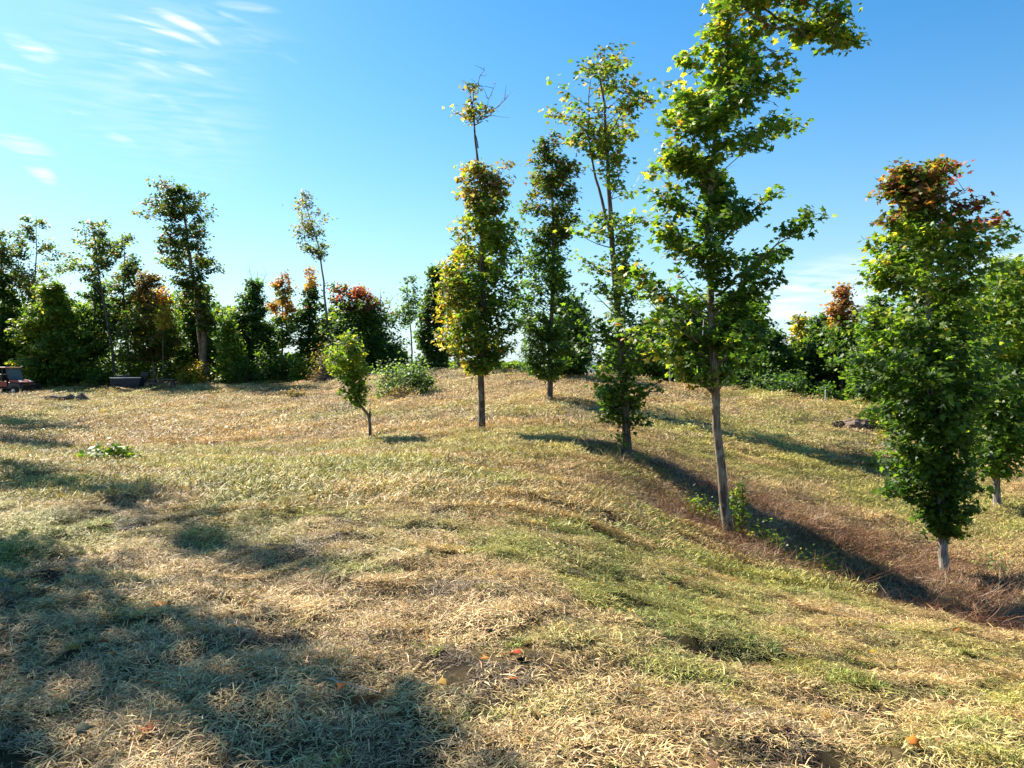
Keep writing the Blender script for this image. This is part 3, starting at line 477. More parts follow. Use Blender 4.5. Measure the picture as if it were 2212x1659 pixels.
bt('tall dark maple towering over the wood with a stout twin trunk', 60, 440, 400, 402, 645, 150, (('olive', 1.),), .17, 105, 100, r=.26, bark='bark', kind='kite', wide=1.02,
   trunk=[(443,812),(436,720),(427,640),(410,560),(398,470),(392,415)], prof=[(700,385,460),(650,380,455),(600,360,470),(550,320,455),(520,318,440),(480,335,450),(440,312,450),(415,335,445),(400,350,425)],
   limbs=[dict(p=[(434,815,.3),(428,740,.3),(420,650,.1)], r=.2), dict(p=[(420,600,0),(450,585,0),(478,572,0)], r=.05, tw=8, n=40, tl=1.0), dict(p=[(405,480,0),(370,430,0),(345,405,0)], r=.06, tw=9, n=40, tl=1.0), dict(p=[(402,500,0),(355,480,0),(315,462,0)], r=.05, tw=8, n=40, tl=1.1)])
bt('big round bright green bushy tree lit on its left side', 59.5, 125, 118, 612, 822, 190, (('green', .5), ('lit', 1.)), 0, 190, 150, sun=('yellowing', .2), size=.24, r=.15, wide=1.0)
bt('small dark tree between the round bushy tree and the leaning trunk', 62, 200, 205, 570, 760, 75, (('dark', 1.),), .1, 50, 90)
bt('olive brown tree with an orange tinged shoulder', 59.5, 338, 322, 590, 770, 125, (('olive', .6), ('brown', 1.)), .03, 95, 120, bark='bark_dark', limbs=[dict(p=[(338,700,-1),(350,665,-1),(352,640,-1)], r=.05, tw=0)])
bt('orange leaved young tree beside the tall dark maple', 57.5, 352, 352, 622, 705, 34, (('gold', .6), ('orange', 1.)), .1, 24, 55, r=.06)
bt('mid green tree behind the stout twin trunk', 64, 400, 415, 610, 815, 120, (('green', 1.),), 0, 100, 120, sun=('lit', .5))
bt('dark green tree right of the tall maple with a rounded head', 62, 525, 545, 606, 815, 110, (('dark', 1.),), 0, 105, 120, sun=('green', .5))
bt('column of sunlit-coloured leaves in front of the dark rounded tree', 58.5, 500, 497, 690, 825, 48, (('lit', 1.),), 0, 55, 100)  # sunlit left part of the dark crown, brightness put into its palette
bt('leafless twiggy treetop rising over the dark rounded tree', 68, 555, 556, 585, 600, 10, (('airy', 1.),), 0, 1, 10, trunk=[(555,800),(556,680),(556,600),(557,580)], limbs=[dict(p=[(556,640,0),(545,605,0),(538,583,0)], r=.04, tw=10, tl=1.3), dict(p=[(556,640,0),(567,610,0),(575,592,0)], r=.04, tw=10, tl=1.3)], r=.08)
bt('airy tree with pink and orange autumn top against the sky', 64, 610, 610, 590, 745, 82, (('green', .42), ('orange', .6), ('tan', .8), ('pink', 1.)), .28, 62, 75, r=.1)
bt('dark narrow tree with orange tips beside the tall leaning tree', 62, 672, 668, 582, 800, 58, (('dark', .8), ('orange', 1.)), .04, 70, 90)
bt('very tall thin tree leaning left with a pale feathery crown', 60, 711, 668, 416, 556, 76, (('airy', .4), ('tan', 1.)), .25, 50, 60, trunk=[(712,800),(706,680),(697,590),(685,520),(668,470),(658,425)], prof=[(556,668,700),(520,650,708),(490,640,705),(460,632,702),(435,640,688),(416,648,668)], size=.2, r=.13, bark='bark_grey')
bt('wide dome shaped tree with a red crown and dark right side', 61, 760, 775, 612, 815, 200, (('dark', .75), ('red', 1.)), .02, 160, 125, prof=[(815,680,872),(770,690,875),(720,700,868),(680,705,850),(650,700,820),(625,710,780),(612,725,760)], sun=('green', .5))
bt('bare twiggy tree showing over the dome shaped tree', 66, 822, 822, 625, 640, 10, (('airy', 1.),), 0, 1, 10, trunk=[(825,800),(824,700),(822,650),(822,622)], limbs=[dict(p=[(823,700,0),(806,660,0),(800,632,0)], r=.04, tw=13, tl=1.5), dict(p=[(823,700,0),(840,665,0),(848,640,0)], r=.04, tw=13, tl=1.5), dict(p=[(823,720,0),(845,700,0),(868,690,0)], r=.04, tw=11, tl=1.3)], r=.08)
bt('thin wispy tree standing alone in the sky gap', 62, 892, 884, 590, 700, 62, (('pale', 1.),), .3, 34, 60, trunk=[(892,790),(888,720),(882,660),(880,600)], r=.08, bark='bark_grey', sig=.25)
bt('dark columnar tree left of the yellow flanked maple', 56, 948, 940, 578, 790, 66, (('dark', 1.),), .03, 110, 110, yb=800, sun=('green', .55))
bt('small dark tree peeping out behind the yellow flanked maple', 52, 990, 990, 515, 700, 52, (('olive', 1.),), .12, 48, 80, yb=800)
bt('blackish green tree close behind the slim tiered maple', 44, 1235, 1238, 640, 795, 78, (('dark', 1.),), 0, 100, 100, size=.2, yb=805, prof=[(800,1190,1270),(760,1190,1272),(700,1185,1268),(660,1205,1262),(640,1220,1245)])
bt('dark oak like tree behind the trunk of the tall leaning maple', 54, 1600, 1622, 640, 840, 130, (('dark', 1.),), .03, 130, 110, yb=850)
bt('shaded tree left of the dark oak like tree', 56, 1490, 1490, 650, 830, 130, (('dark', 1.),), .05, 110, 110, yb=850)
bt('shaded tree behind the sparse maple on the far slope', 58, 1400, 1405, 690, 830, 110, (('dark', 1.),), .05, 80, 110, yb=850)
bt('pale topped tree in the hollow of the right hand wood', 55, 1735, 1730, 682, 850, 95, (('dark', .5), ('gold', 1.)), .15, 90, 80, yb=880)
bt('tree with pink and orange leaves beside the broad maple', 50, 1815, 1822, 615, 800, 90, (('green', .55), ('orange', .72), ('pink', 1.)), .16, 90, 80, yb=890)
bt('dark tree between the pale topped tree and the pink one', 52, 1775, 1778, 680, 860, 110, (('dark', 1.),), 0, 90, 110, yb=890)
bt('dark spreading tree in the hollow just right of the leaning maple trunk', 50, 1680, 1672, 715, 850, 95, (('dark', 1.),), .02, 90, 110, yb=880)
bt('green tree filling the gap behind the broad maple', 44, 1900, 1905, 640, 900, 130, (('green', 1.),), .02, 120, 110, yb=930)
bt('green tree rising behind the right edge maple', 36, 2190, 2190, 560, 930, 190, (('green', 1.),), .05, 150, 110, yb=960, size=.2)
bt('shaded tree behind the trunk of the broad maple', 40, 2050, 2055, 620, 930, 130, (('dark', 1.),), 0, 120, 110, yb=960, size=.2)
# grey stems seen in the shade under the right hand wood
for i, (x, dp, w) in enumerate(((1448,49,.07),(1462,50,.06),(1478,50,.06),(1500,48,.12),(1520,52,.07),(1078,53,.13))):
    o = Mesh(); b = W(x, 830, dp); b[2] = gz(b[0], b[1]) - .05; t = W(x + random.uniform(-8, 8), 690, dp); pth = np.array([b + (t - b) * k for k in np.linspace(0, 1, 6)]); pth[1:-1, 0] += rng.normal(0, .05, 4)
    e = empty('slender_tree', tuple(b)); lab = ['pale slender stem, leftmost in the shade behind the crest','second slender stem from the left in the shaded wood','third slender stem from the left in the shaded wood','thicker pale grey trunk standing in the shaded wood','thin dark stem just right of the pale grey trunk','short stem seen between the two middle maples on the crest'][i]
    tag(e, lab, 'tree', 'stems in the shaded wood'); o.tube(pth - b, w * np.linspace(1, .6, 6), 6).build('trunk', M['bark_grey'], e, smooth=True)

# ------------------------------------------------------------ woodland mass behind, undergrowth
sky_x = [-300,0,100,200,300,380,480,560,610,640,700,800,870,900,1000,1100,1200,1255,1262,1290,1300,1400,1600,1680,1700,1850,2000,2212,2600]
sky_y = [580,620,650,640,620,630,670,690,765,760,690,690,760,775,775,780,775,790,800,800,735,690,650,730,745,710,670,640,600]
n = 170000; px = rng.uniform(-300, 2600, n); dep = rng.uniform(0, 1, n); dd = np.interp(px, [-300,400,900,1300,1500,1900,2300,2600], [63,65,60,56,56,50,38,34]) + dep * 10
jag = fbm(px, dep * 0, 60, 4, 51.) * 90 - 45; ytop = np.interp(px, sky_x, sky_y) + jag * 1.0 - 8; ytop = np.where((px > 880) & (px < 1310), np.maximum(ytop, 786 - 8 * dep), ytop)
ybt = np.interp(px, [-300, 400, 1000, 1300, 1500, 1900, 2300], [835,825,805,815,850,930,1010]); py = ytop + (ybt + 10 - ytop) * rng.uniform(0, 1, n) ** .85
a = (px * K - 512) / F; b = (384 - py * K) / F; Y = dd; s = Y / (cp + b * sp_); pts = np.stack([a * s, Y, EYE + (-sp_ + b * cp) * s], 1)
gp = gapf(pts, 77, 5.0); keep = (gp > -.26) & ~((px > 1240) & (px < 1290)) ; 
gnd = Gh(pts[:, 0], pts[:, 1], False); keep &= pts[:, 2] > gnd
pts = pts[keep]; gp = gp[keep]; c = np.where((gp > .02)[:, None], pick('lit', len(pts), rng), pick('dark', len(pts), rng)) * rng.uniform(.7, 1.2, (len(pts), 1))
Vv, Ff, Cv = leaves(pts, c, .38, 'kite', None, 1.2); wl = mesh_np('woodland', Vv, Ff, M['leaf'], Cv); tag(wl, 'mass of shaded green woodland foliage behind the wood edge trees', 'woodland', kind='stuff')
def shrub(name, label, x, y, w, h, pal, depth=None, n=1800, size=.1, kind='kite', cat='shrub', group=None, stems=7, leafy=.9, gap=-.3, mleaf='leaf', stemmat='twig', sig=.1, flat=1.):
    CNT[0] += 1; g = np.random.default_rng(300 + CNT[0])
    if depth is None: X, Y = gpt(x, y)
    else: p = W(x, y, depth); X, Y = p[0], p[1]
    sc = Y / F * K; ww, hh = w * sc / 2, h * sc; b = np.array((X, Y, gz(X, Y) - .03)); root = empty(name, tuple(b)); tag(root, label, cat, group); mb = Mesh(); ps = []; outs = []
    for i in range(stems):
        ph = g.uniform(0, 6.283); f = g.uniform(.15, 1) ** .6; top = np.array((math.cos(ph) * ww * f, math.sin(ph) * ww * f * .8 * flat, hh * math.sqrt(max(1 - f * f, .05)) * g.uniform(.75, 1.08)))
        st = np.array((math.cos(ph), math.sin(ph), 0)) * ww * .2 * g.random(); t = np.linspace(0, 1, 5)[:, None]; mid = (st + top) / 2 + g.normal(0, .08, 3) * hh; bp = (1 - t) ** 2 * st + 2 * t * (1 - t) * mid + t * t * top
        mb.tube(bp, max(.006, hh * .012) * (1 - .7 * t[:, 0]), 4, cap=False)
        m_ = n // stems; u = g.beta(1.6, 1., m_)[:, None]; pp = (1 - u) ** 2 * st + 2 * u * (1 - u) * mid + u * u * top + g.normal(0, 1, (m_, 3)) * (sig * ww + .02); ps.append(pp); outs.append(np.repeat(((top - st) / np.linalg.norm(top - st))[None], m_, 0))
    mb.build('stem', M[stemmat], root)
    pp = np.vstack(ps); oo = np.vstack(outs); k = (pp[:, 2] > .01) & (gapf(pp, CNT[0], max(ww, .2)) > gap); pp, oo = pp[k], oo[k]
    if len(pp) and leafy:
        Vv, Ff, Cv = leaves(pp, pick(pal, len(pp), g) * g.uniform(.75, 1.25, (len(pp), 1)), size, kind, oo, g=g); cr = mesh_np('foliage', Vv, Ff, M[mleaf], Cv, parent=root); cr['kind'] = 'stuff'
    return root
GB = 'shrubs at the foot of the wood'
for lab, x, y, w, h, pal, dp, n_l, sz in (
  ('yellow-green bush at the foot of the stout twin trunk', 410, 822, 80, 62, 'gold', 59, 2200, .2), ('yellow-green bush behind the blue cart', 300, 815, 75, 62, 'lit', 62, 1600, .2), ('dark low bush beside the utility vehicle', 95, 830, 90, 50, 'dark', 61, 1800, .22),
  ('low green bush under the leaning trunk', 215, 830, 80, 50, 'green', 58.5, 1600, .2), ('green bush in the middle of the wood edge', 590, 815, 90, 90, 'green', 58, 2600, .22), ('grey-green bush left of the brush heap', 640, 812, 80, 70, 'lit', 58, 2200, .2),
  ('dark bush at the base of the rounded dark tree', 535, 818, 80, 55, 'dark', 57.5, 1800, .2), ('bright bush on the crest behind the yellow flanked maple', 1000, 805, 70, 36, 'lit', 52, 1300, .16), ('small bush on the crest beneath the slim maple', 1110, 806, 70, 26, 'green', 50, 1000, .16),
  ('pale grey-green rounded bush in front of the dome shaped tree', 745, 805, 95, 105, 'pale', 56, 2600, .2), ('dark bush below the wood right of the crest', 1560, 850, 150, 60, 'dark', 46, 2600, .2), ('dark shrub at the right hand wood foot', 1700, 880, 130, 75, 'dark', 43, 2600, .2), ('light green bush at the right hand wood foot', 1790, 890, 70, 50, 'green', 41, 1500, .18),
  ('low bush beneath the broad maple crown', 1935, 950, 90, 55, 'lit', 31, 1500, .14), ('orange tinged bush behind the broad maple', 2090, 960, 70, 60, 'olive', 29, 1500, .14)):
    shrub('shrub', lab, x, y, w, h, pal, dp, n_l, sz, group=GB, stems=14, sig=.18)
shrub('felled_treetop', 'felled treetop with pale green leaves lying behind the sapling', 868, 845, 150, 84, 'pale', 40, 3800, .17, stems=20, sig=.16, cat='felled tree', gap=-.42)
shrub('felled_treetop', 'bright leafy end of a felled branch near the brush pile right of the sapling', 915, 838, 66, 46, 'lit', 41, 1200, .16, stems=10, cat='felled branch')
shrub('weed_clump', 'bright green leafy weed clump in the dip at left', 238, 1003, 90, 28, 'lit', None, 1100, .11, cat='weeds', stems=14, mleaf='weed', sig=.25)
shrub('weed_clump', 'low green weeds under the brush pile right of the sapling', 835, 862, 52, 20, 'lit', None, 420, .12, cat='weeds', stems=10, mleaf='weed')
GW = 'saplings and weeds in the gully'
shrub('gully_shrub', 'leafy sucker climbing beside the leaning maple trunk', 1592, 1140, 46, 170, 'lit', 13.2, 620, .075, group=GW, stems=8, sig=.22, kind='star', gap=-.2, stemmat='redtwig')
shrub('gully_shrub', 'low leafy bush just right of the leaning maple base', 1640, 1165, 105, 85, 'lit', 13, 900, .065, group=GW, stems=13, kind='star', sig=.2, stemmat='redtwig')
shrub('gully_shrub', 'yellow-green leafy bush left of the leaning maple base', 1510, 1125, 80, 60, 'yellowing', 14, 620, .06, group=GW, stems=12, kind='star', sig=.2)
shrub('gully_shrub', 'yellow-green bramble in the middle of the gully', 1765, 1155, 115, 62, 'yellowing', 14, 900, .06, group=GW, stems=14, kind='star', sig=.2, stemmat='redtwig')
shrub('gully_shrub', 'sparse green seedling on the gully bank below the bramble', 1850, 1215, 90, 36, 'yellowing', 12.5, 330, .05, group=GW, stems=9, kind='star', sig=.22, stemmat='redtwig')
shrub('gully_shrub', 'small seedlings scattered right of the broad maple base', 2150, 1235, 110, 30, 'pale', 15.5, 320, .06, group=GW, stems=12, kind='star', sig=.25)
shrub('gully_shrub', 'tiny weed at the foot of the sparse maple', 1380, 985, 50, 26, 'yellowing', 17, 260, .05, group=GW, stems=7, sig=.25)
shrub('gully_shrub', 'dry olive weeds in front of the sparse maple shadow', 1300, 975, 90, 22, 'brown', 18, 420, .045, group=GW, stems=24, kind='long', sig=.2)
shrub('gully_shrub', 'dry tan grass tuft around the yellow flanked maple base', 1040, 945, 70, 24, 'brown', 20.5, 420, .07, group=GW, stems=22, kind='long', sig=.2)
shrub('gully_shrub', 'dry stems and short weeds ringing the broad maple base', 2043, 1262, 70, 20, 'brown', 14.9, 300, .045, group=GW, stems=22, kind='long', sig=.2)
shrub('gully_shrub', 'ring of dark weeds right at the leaning maple base', 1578, 1178, 60, 26, 'olive', 12.8, 320, .045, group=GW, stems=22, kind='long', sig=.2, stemmat='redtwig')
shrub('gully_shrub', 'leafy twigs on the bare soil left of the broad maple', 1880, 985, 60, 50, 'lit', 24, 420, .09, group=GW, stems=9, kind='star', sig=.2)
shrub('gully_shrub', 'tan dry shrub under the far side of the broad maple', 1915, 935, 60, 50, 'gold', 28, 420, .09, group=GW, stems=10, kind='star', sig=.2)
shrub('gully_shrub', 'tall dry weeds where the gully begins behind the leaning maple', 1450, 1085, 110, 44, 'brown', 14.5, 520, .05, group=GW, stems=30, kind='long', sig=.15)

# ------------------------------------------------------------ brush piles, logs, stakes
def brush(name, label, x, y, w, h, depth=None, n=60, m='twig', r=.02, seed=1, leafpal=None):
    g = np.random.default_rng(seed); X, Y = gpt(x, y) if depth is None else tuple(W(x, y, depth)[:2]); sc = Y / F * K; ww, hh = w * sc / 2, h * sc
    b = np.array((X, Y, gz(X, Y))); root = empty(name, tuple(b)); tag(root, label, 'brush pile'); mb = Mesh()
    for i in range(n):
        ph = g.uniform(0, 6.283); f = g.random() ** .6; c = np.array((math.cos(ph) * ww * f * .7, math.sin(ph) * ww * f * .6, hh * (1 - f) * g.uniform(.1, .9) + .02)); d = g.normal(0, 1, 3) * np.array((1, .8, .35)); d /= np.linalg.norm(d)
        ln = ww * g.uniform(.3, .9); rr = r * g.uniform(.3, 1.2); p = np.array([c - d * ln / 2, c + g.normal(0, .06, 3) * ln, c + d * ln / 2 + (0, 0, .05 * ln)]); p[:, 2] = np.maximum(p[:, 2], -.03); mb.tube(p, [rr, rr * .8, rr * .35], 4)
    o = mb.build('tangled_branches', M[m], root); o['kind'] = 'stuff'
    if leafpal:
        k = n * 9; pp = g.normal(0, 1, (k, 3)) * np.array((ww * .45, ww * .4, hh * .35)) + (0, 0, hh * .35); pp[:, 2] = abs(pp[:, 2]); Vv, Ff, Cv = leaves(pp, pick(leafpal, k, g), min(.16, ww * .12), 'kite', g=g); o2 = mesh_np('withered_leaves', Vv, Ff, M['leaf'], Cv, parent=root); o2['kind'] = 'stuff'
    return root
brush('brush_pile', 'low brown brush pile lying in the shadow left of the sapling', 640, 862, 70, 22, None, 70, seed=2, leafpal='brown', r=.03)
brush('brush_pile', 'tangle of dark roots and sticks right of the sapling', 868, 868, 75, 34, None, 80, seed=3, leafpal='brown', r=.035)
brush('brush_pile', 'tall heap of brown branches behind the sapling', 700, 808, 66, 78, 54, 160, seed=4, leafpal='brown', r=.05)
brush('brush_pile', 'thin scatter of brown brush along the wood foot', 525, 826, 130, 22, None, 90, seed=5, leafpal='brown', r=.03)
brush('brush_pile', 'small twig litter ring round the slim tiered maple', 1190, 874, 60, 8, None, 60, seed=6, r=.015)
brush('brush_pile', 'reddish cut brambles heaped in the gully beside the leaning maple', 1700, 1190, 190, 42, 12.6, 170, 'redtwig', .009, 7)
brush('brush_pile', 'reddish stems lying along the gully floor towards the broad maple', 1870, 1235, 240, 30, 11.8, 190, 'redtwig', .008, 8)
brush('brush_pile', 'dark reddish debris under the grassy knoll edge below the broad maple', 2010, 1300, 280, 26, 9.9, 200, 'redtwig', .007, 10, 'brown')
brush('brush_pile', 'brown debris where the gully leaves the right edge of the picture', 2150, 1345, 200, 20, 8.8, 130, 'redtwig', .006, 11, 'brown')
brush('brush_pile', 'dark dead stems arching over the gully bank', 1800, 1165, 160, 46, 13.6, 90, 'twig', .008, 9)
def log(name, label, pts, r, m, cat='log', depth=None, lift=.6):
    ps = []
    for x, y in pts:
        X, Y = gpt(x, y) if depth is None else tuple(W(x, y, depth)[:2]); ps.append((X, Y, gz(X, Y) + r * lift))
    ps = np.array(ps); b = ps[0].copy(); t = np.linspace(0, 1, 8); k = np.linspace(0, 1, len(ps)); pth = np.stack([np.interp(t, k, ps[:, i]) for i in range(3)], 1) - b
    pth[1:-1] += rng.normal(0, r * .25, (6, 3)); mb = Mesh(); mb.tube(pth, r * np.linspace(1, .65, 8) * rng.uniform(.9, 1.1, 8), 8)
    o = mb.build(name, M[m], smooth=False); o.location = b; tag(o, label, cat); return o
log('fallen_log', 'curved fallen log on the grass near the utility vehicle', [(178,846),(160,849),(135,851),(98,850)], .2, 'bark_dark', depth=47, lift=1.1)
X, Y = W(181, 845, 46.8)[:2]; z = gz(X, Y); st = empty('tree_stump', (X, Y, z)); tag(st, 'dark upturned stump with a pale cut face at the end of the curved log', 'stump')
Mesh().tube([(0,0,-.1),(0,0,.12),(-.08,0,.32),(-.2,-.02,.52)], [.42,.32,.2,.13], 9).build('stump_wood', M['bark_dark'], st); Mesh().tube([(-.2,-.1,.5),(-.21,-.14,.51)], [.09,.09], 9).build('cut_face', M['palewood'], st)
log('wood_offcut', 'pale split wood offcut lying alone on the left hand grass', [(443,955),(466,962)], .05, 'palewood', 'wood piece')
log('fallen_branch', 'bleached branch lying left of the sapling base', [(798,960),(770,957),(735,966)], .035, 'palewood', 'branch')
log('fallen_branch', 'thin pale stick lying on straw right of the centre foreground shade', [(825,1172),(890,1202)], .009, 'palewood', 'stick')
log('fallen_branch', 'short grey stick lying at the left edge of the foreground', [(0,1266),(62,1256)], .012, 'palewood', 'stick')
log('fallen_branch', 'thick dry stalk among straw in the centre foreground', [(648,1232),(702,1292)], .009, 'palewood', 'stick')
log('fallen_branch', 'crooked dry stalk in the lower centre shade', [(700,1482),(820,1512)], .006, 'palewood', 'stick')
log('fallen_branch', 'long straw stalk standing out in the bottom left shade', [(255,1480),(285,1508)], .005, 'palewood', 'stick')
log('fallen_branch', 'rotten branch on the gully floor by the broad maple', [(1975,1250),(2035,1262)], .035, 'palewood', 'branch')
for lab, x, y, hgt, m in (('white survey stake standing on the crest before the dark wood', 1783, 873, .75, 'white'),):
    X, Y = W(x, y, 36.5)[:2]; s_ = empty('survey_stake', (X, Y, gz(X, Y))); tag(s_, lab, 'stake')
    mbx = Mesh(); mbx.box((0, 0, hgt / 2 - .05), (.045, .04, hgt)); mbx.prism([(-.0275, hgt - .05), (.0275, hgt - .05), (.0, hgt + .02)], -.025, .025); mbx.build('stake_shaft', M[m], s_)
X, Y = W(1940, 893, 33)[:2]; s_ = empty('marker_flag', (X, Y, gz(X, Y))); tag(s_, 'tiny red marker flag at the foot of the wood behind the broad maple', 'flag')
Mesh().tube([(0,0,-.05),(0,0,.75)], [.008,.008], 5).build('wire_pole', M['steel'], s_); Mesh().box((.09, 0, .66), (.17, .006, .14)).build('flag_cloth', M['red'], s_)
# eroded soil pocket on the far slope
X, Y = gpt(1845, 925); e = empty('soil_mound', (X, Y, gz(X, Y))); tag(e, 'broken mound of bare soil with dark hollows on the far slope', 'mound')
for nm, m, sz_, offs, sd in (('soil_lump', 'soil', (.85,.5,.34), (0,0,0), 1), ('hollow_shade', 'hole', (.30,.2,.26), (-.72,-.12,.02), 2), ('hollow_shade', 'hole', (.34,.2,.30), (.62,-.25,-.06), 3), ('soil_lump', 'soil', (.5,.36,.22), (1.1,.1,-.22), 4)):  # near-black lumps stand in for the shade inside hollows
    g = np.random.default_rng(sd); nu, nv = 14, 7; vs = []; 
    for j in range(nv):
        for i in range(nu):
            a_, b_ = i / nu * 6.283, j / (nv - 1) * 1.5708; q = 1 + .28 * math.sin(3 * a_ + sd) * math.cos(b_) + g.normal(0, .09); vs.append((sz_[0] * math.cos(a_) * math.cos(b_) * q, sz_[1] * math.sin(a_) * math.cos(b_) * q, sz_[2] * math.sin(b_) * q - .04))
    o = Mesh(); o.v = vs; o.f = [(j * nu + i, j * nu + (i + 1) % nu, (j + 1) * nu + (i + 1) % nu, (j + 1) * nu + i) for j in range(nv - 1) for i in range(nu)]; ob = o.build(nm, M[m], e); ob.location = offs

# ------------------------------------------------------------ utility vehicle (faces right)
X, Y = W(24, 838, 54)[:2]; uv = empty('utility_vehicle', (X, Y, gz(X, Y) - .02), R(-12)); tag(uv, 'orange and black utility vehicle with a cab and front blade, cut by the left edge', 'utility vehicle')
b = Mesh().prism([(-1.5,.45),(-1.5,.95),(-.35,.95),(-.3,.55),(.35,.55),(.45,.95),(1.35,.85),(1.45,.5)], -.68, .68).build('body', M['black'], uv, bevel=.03)
Mesh().prism([(.42,.96),(.45,1.14),(1.1,1.08),(1.42,.93),(1.38,.86)], -.62, .62).build('hood', M['orange'], uv, bevel=.04)
Mesh().prism([(-1.55,.96),(-1.58,1.3),(-.4,1.3),(-.4,.96)], -.66, .66).build('cargo_bed', M['black'], uv, bevel=.02)
for s in (-1, 1):
    Mesh().prism([(-.35,.62),(-.35,1.02),(.32,1.02),(.38,.62)], s * .70 - .02, s * .70 + .02).build('door', M['orange'], uv, bevel=.02)
    for a_, c_ in (((-.38,1.3),(-.32,1.92)), ((.45,1.14),(.16,1.92)), ((-.12,1.0),(-.1,1.92))): Mesh().tube([(a_[0], s * .64, a_[1]), (c_[0], s * .6, c_[1])], [.03,.03], 6).build('cab_post', M['black'], uv)
    for wx in (-1.0, .92):
        t_ = Mesh(); prof_ = [(.16,-.12),(.30,-.14),(.34,-.10),(.34,.10),(.30,.14),(.16,.12)]; t_.v = [(wx + r_ * math.cos(a_), s * .66 + w_, .33 + r_ * math.sin(a_)) for a_ in np.linspace(0, 6.283, 25)[:-1] for r_, w_ in prof_]; t_.f = [((i * 6 + j), (i * 6 + (j + 1) % 6), (((i + 1) % 24) * 6 + (j + 1) % 6), (((i + 1) % 24) * 6 + j)) for i in range(24) for j in range(6)]
        wh = empty('wheel', (0, 0, 0)); wh.parent = uv; t_.build('tyre', M['rubber'], wh); Mesh().tube([(wx, s * .66 + s * .06, .33), (wx, s * .66 + s * .11, .33)], [.17,.15], 14).build('rim', M['steel'], wh)
    Mesh().box((1.22, s * .44, .98), (.26, .22, .11), Matrix.Rotation(R(22), 3, 'Y')).build('headlight', M['lens'], uv, bevel=.03)
Mesh().prism([(-.45,1.92),(-.42,2.0),(.2,2.0),(.3,1.93)], -.68, .68).build('roof', M['orange'], uv, bevel=.03)
Mesh().prism([(.43,1.16),(.45,1.16),(.17,1.9),(.15,1.9)], -.57, .57).build('windscreen', M['glass'], uv)
Mesh().box((-.1, 0, .98), (.5, 1.1, .14)).build('seat', M['black'], uv, bevel=.04); Mesh().box((-.33, 0, 1.25), (.12, 1.1, .5)).build('seat_back', M['black'], uv, bevel=.04)
Mesh().tube([(.28 + .02, .32 + .16 * math.cos(a_), 1.22 + .14 * math.sin(a_)) for a_ in np.linspace(0, 6.283, 13)], [.015] * 13, 5).build('steering_wheel', M['black'], uv)
Mesh().prism([(1.62,.12),(1.7,.18),(1.68,.5),(1.78,.82),(1.73,.82),(1.62,.5),(1.58,.2)], -.8, .8).build('front_blade', M['black'], uv); 
for s in (-1, 1): Mesh().tube([(1.3, s * .3, .42), (1.63, s * .3, .42)], [.035,.035], 6).build('blade_arm', M['black'], uv)
# blue cart, post grill, picnic table
X, Y = W(277, 832, 55)[:2]; ct = empty('dump_cart', (X, Y, gz(X, Y)), R(4)); tag(ct, 'slate blue box cart parked at the foot of the leaning trunk', 'cart')
Mesh().prism([(-.95,.3),(-1.05,.95),(1.05,.95),(.9,.3)], -.5, .5).build('cart_box', M['blue'], ct, bevel=.02); Mesh().box((-.35,0,1.05), (.8,.7,.2), taper=.9).build('stowed_crate', M['blue'], ct, bevel=.03)
Mesh().box((0,-.515,.98), (2.16,.04,.05)).build('rim_rail', M['steel'], ct); Mesh().tube([(.95,0,.35),(1.5,0,.3),(1.75,0,.12)], [.03,.03,.03], 6).build('drawbar', M['black'], ct)
for wx in (-.55, .5):
    for s in (-1, 1): Mesh().tube([(wx, s * .53, .26), (wx, s * .66, .26)], [.26,.26], 16).build('wheel', M['rubber'], ct)
def picnic(x, y, dp, lab, rz):
    X, Y = W(x, y, dp)[:2]; t = empty('picnic_table', (X, Y, gz(X, Y)), rz); tag(t, lab, 'picnic table')
    for k in range(4): Mesh().box((0, -.3 + .2 * k, .75), (1.9, .18, .045)).build('plank', M['wood'], t)
    for s in (-1, 1):
        for k in range(2): Mesh().box((0, s * (.62 + .15 * k), .45), (1.9, .13, .045)).build('seat_plank', M['wood'], t)
        for q in (-1, 1): Mesh().tube([(q * .65, s * .72, -.03), (q * .65, s * .22, .725)], [.05,.05], 4).build('leg', M['wood'], t)
        Mesh().box((s * .72, 0, .4), (.05, 1.5, .09)).build('crossbar', M['wood'], t)
picnic(352, 829, 55, 'dark weathered picnic table left of the stout twin trunk', R(8))
X, Y = W(315, 824, 57)[:2]; gr = empty('park_grill', (X, Y, gz(X, Y))); tag(gr, 'small dark grill box on a post between the cart and the picnic table', 'grill')
Mesh().tube([(0,0,-.1),(0,0,.85)], [.04,.04], 8).build('post', M['black'], gr); Mesh().prism([(-.25,.85),(-.28,1.15),(.28,1.15),(.25,.85)], -.2, .2).build('fire_box', M['black'], gr); Mesh().box((0,0,1.165), (.5,.36,.02)).build('grate', M['black'], gr)

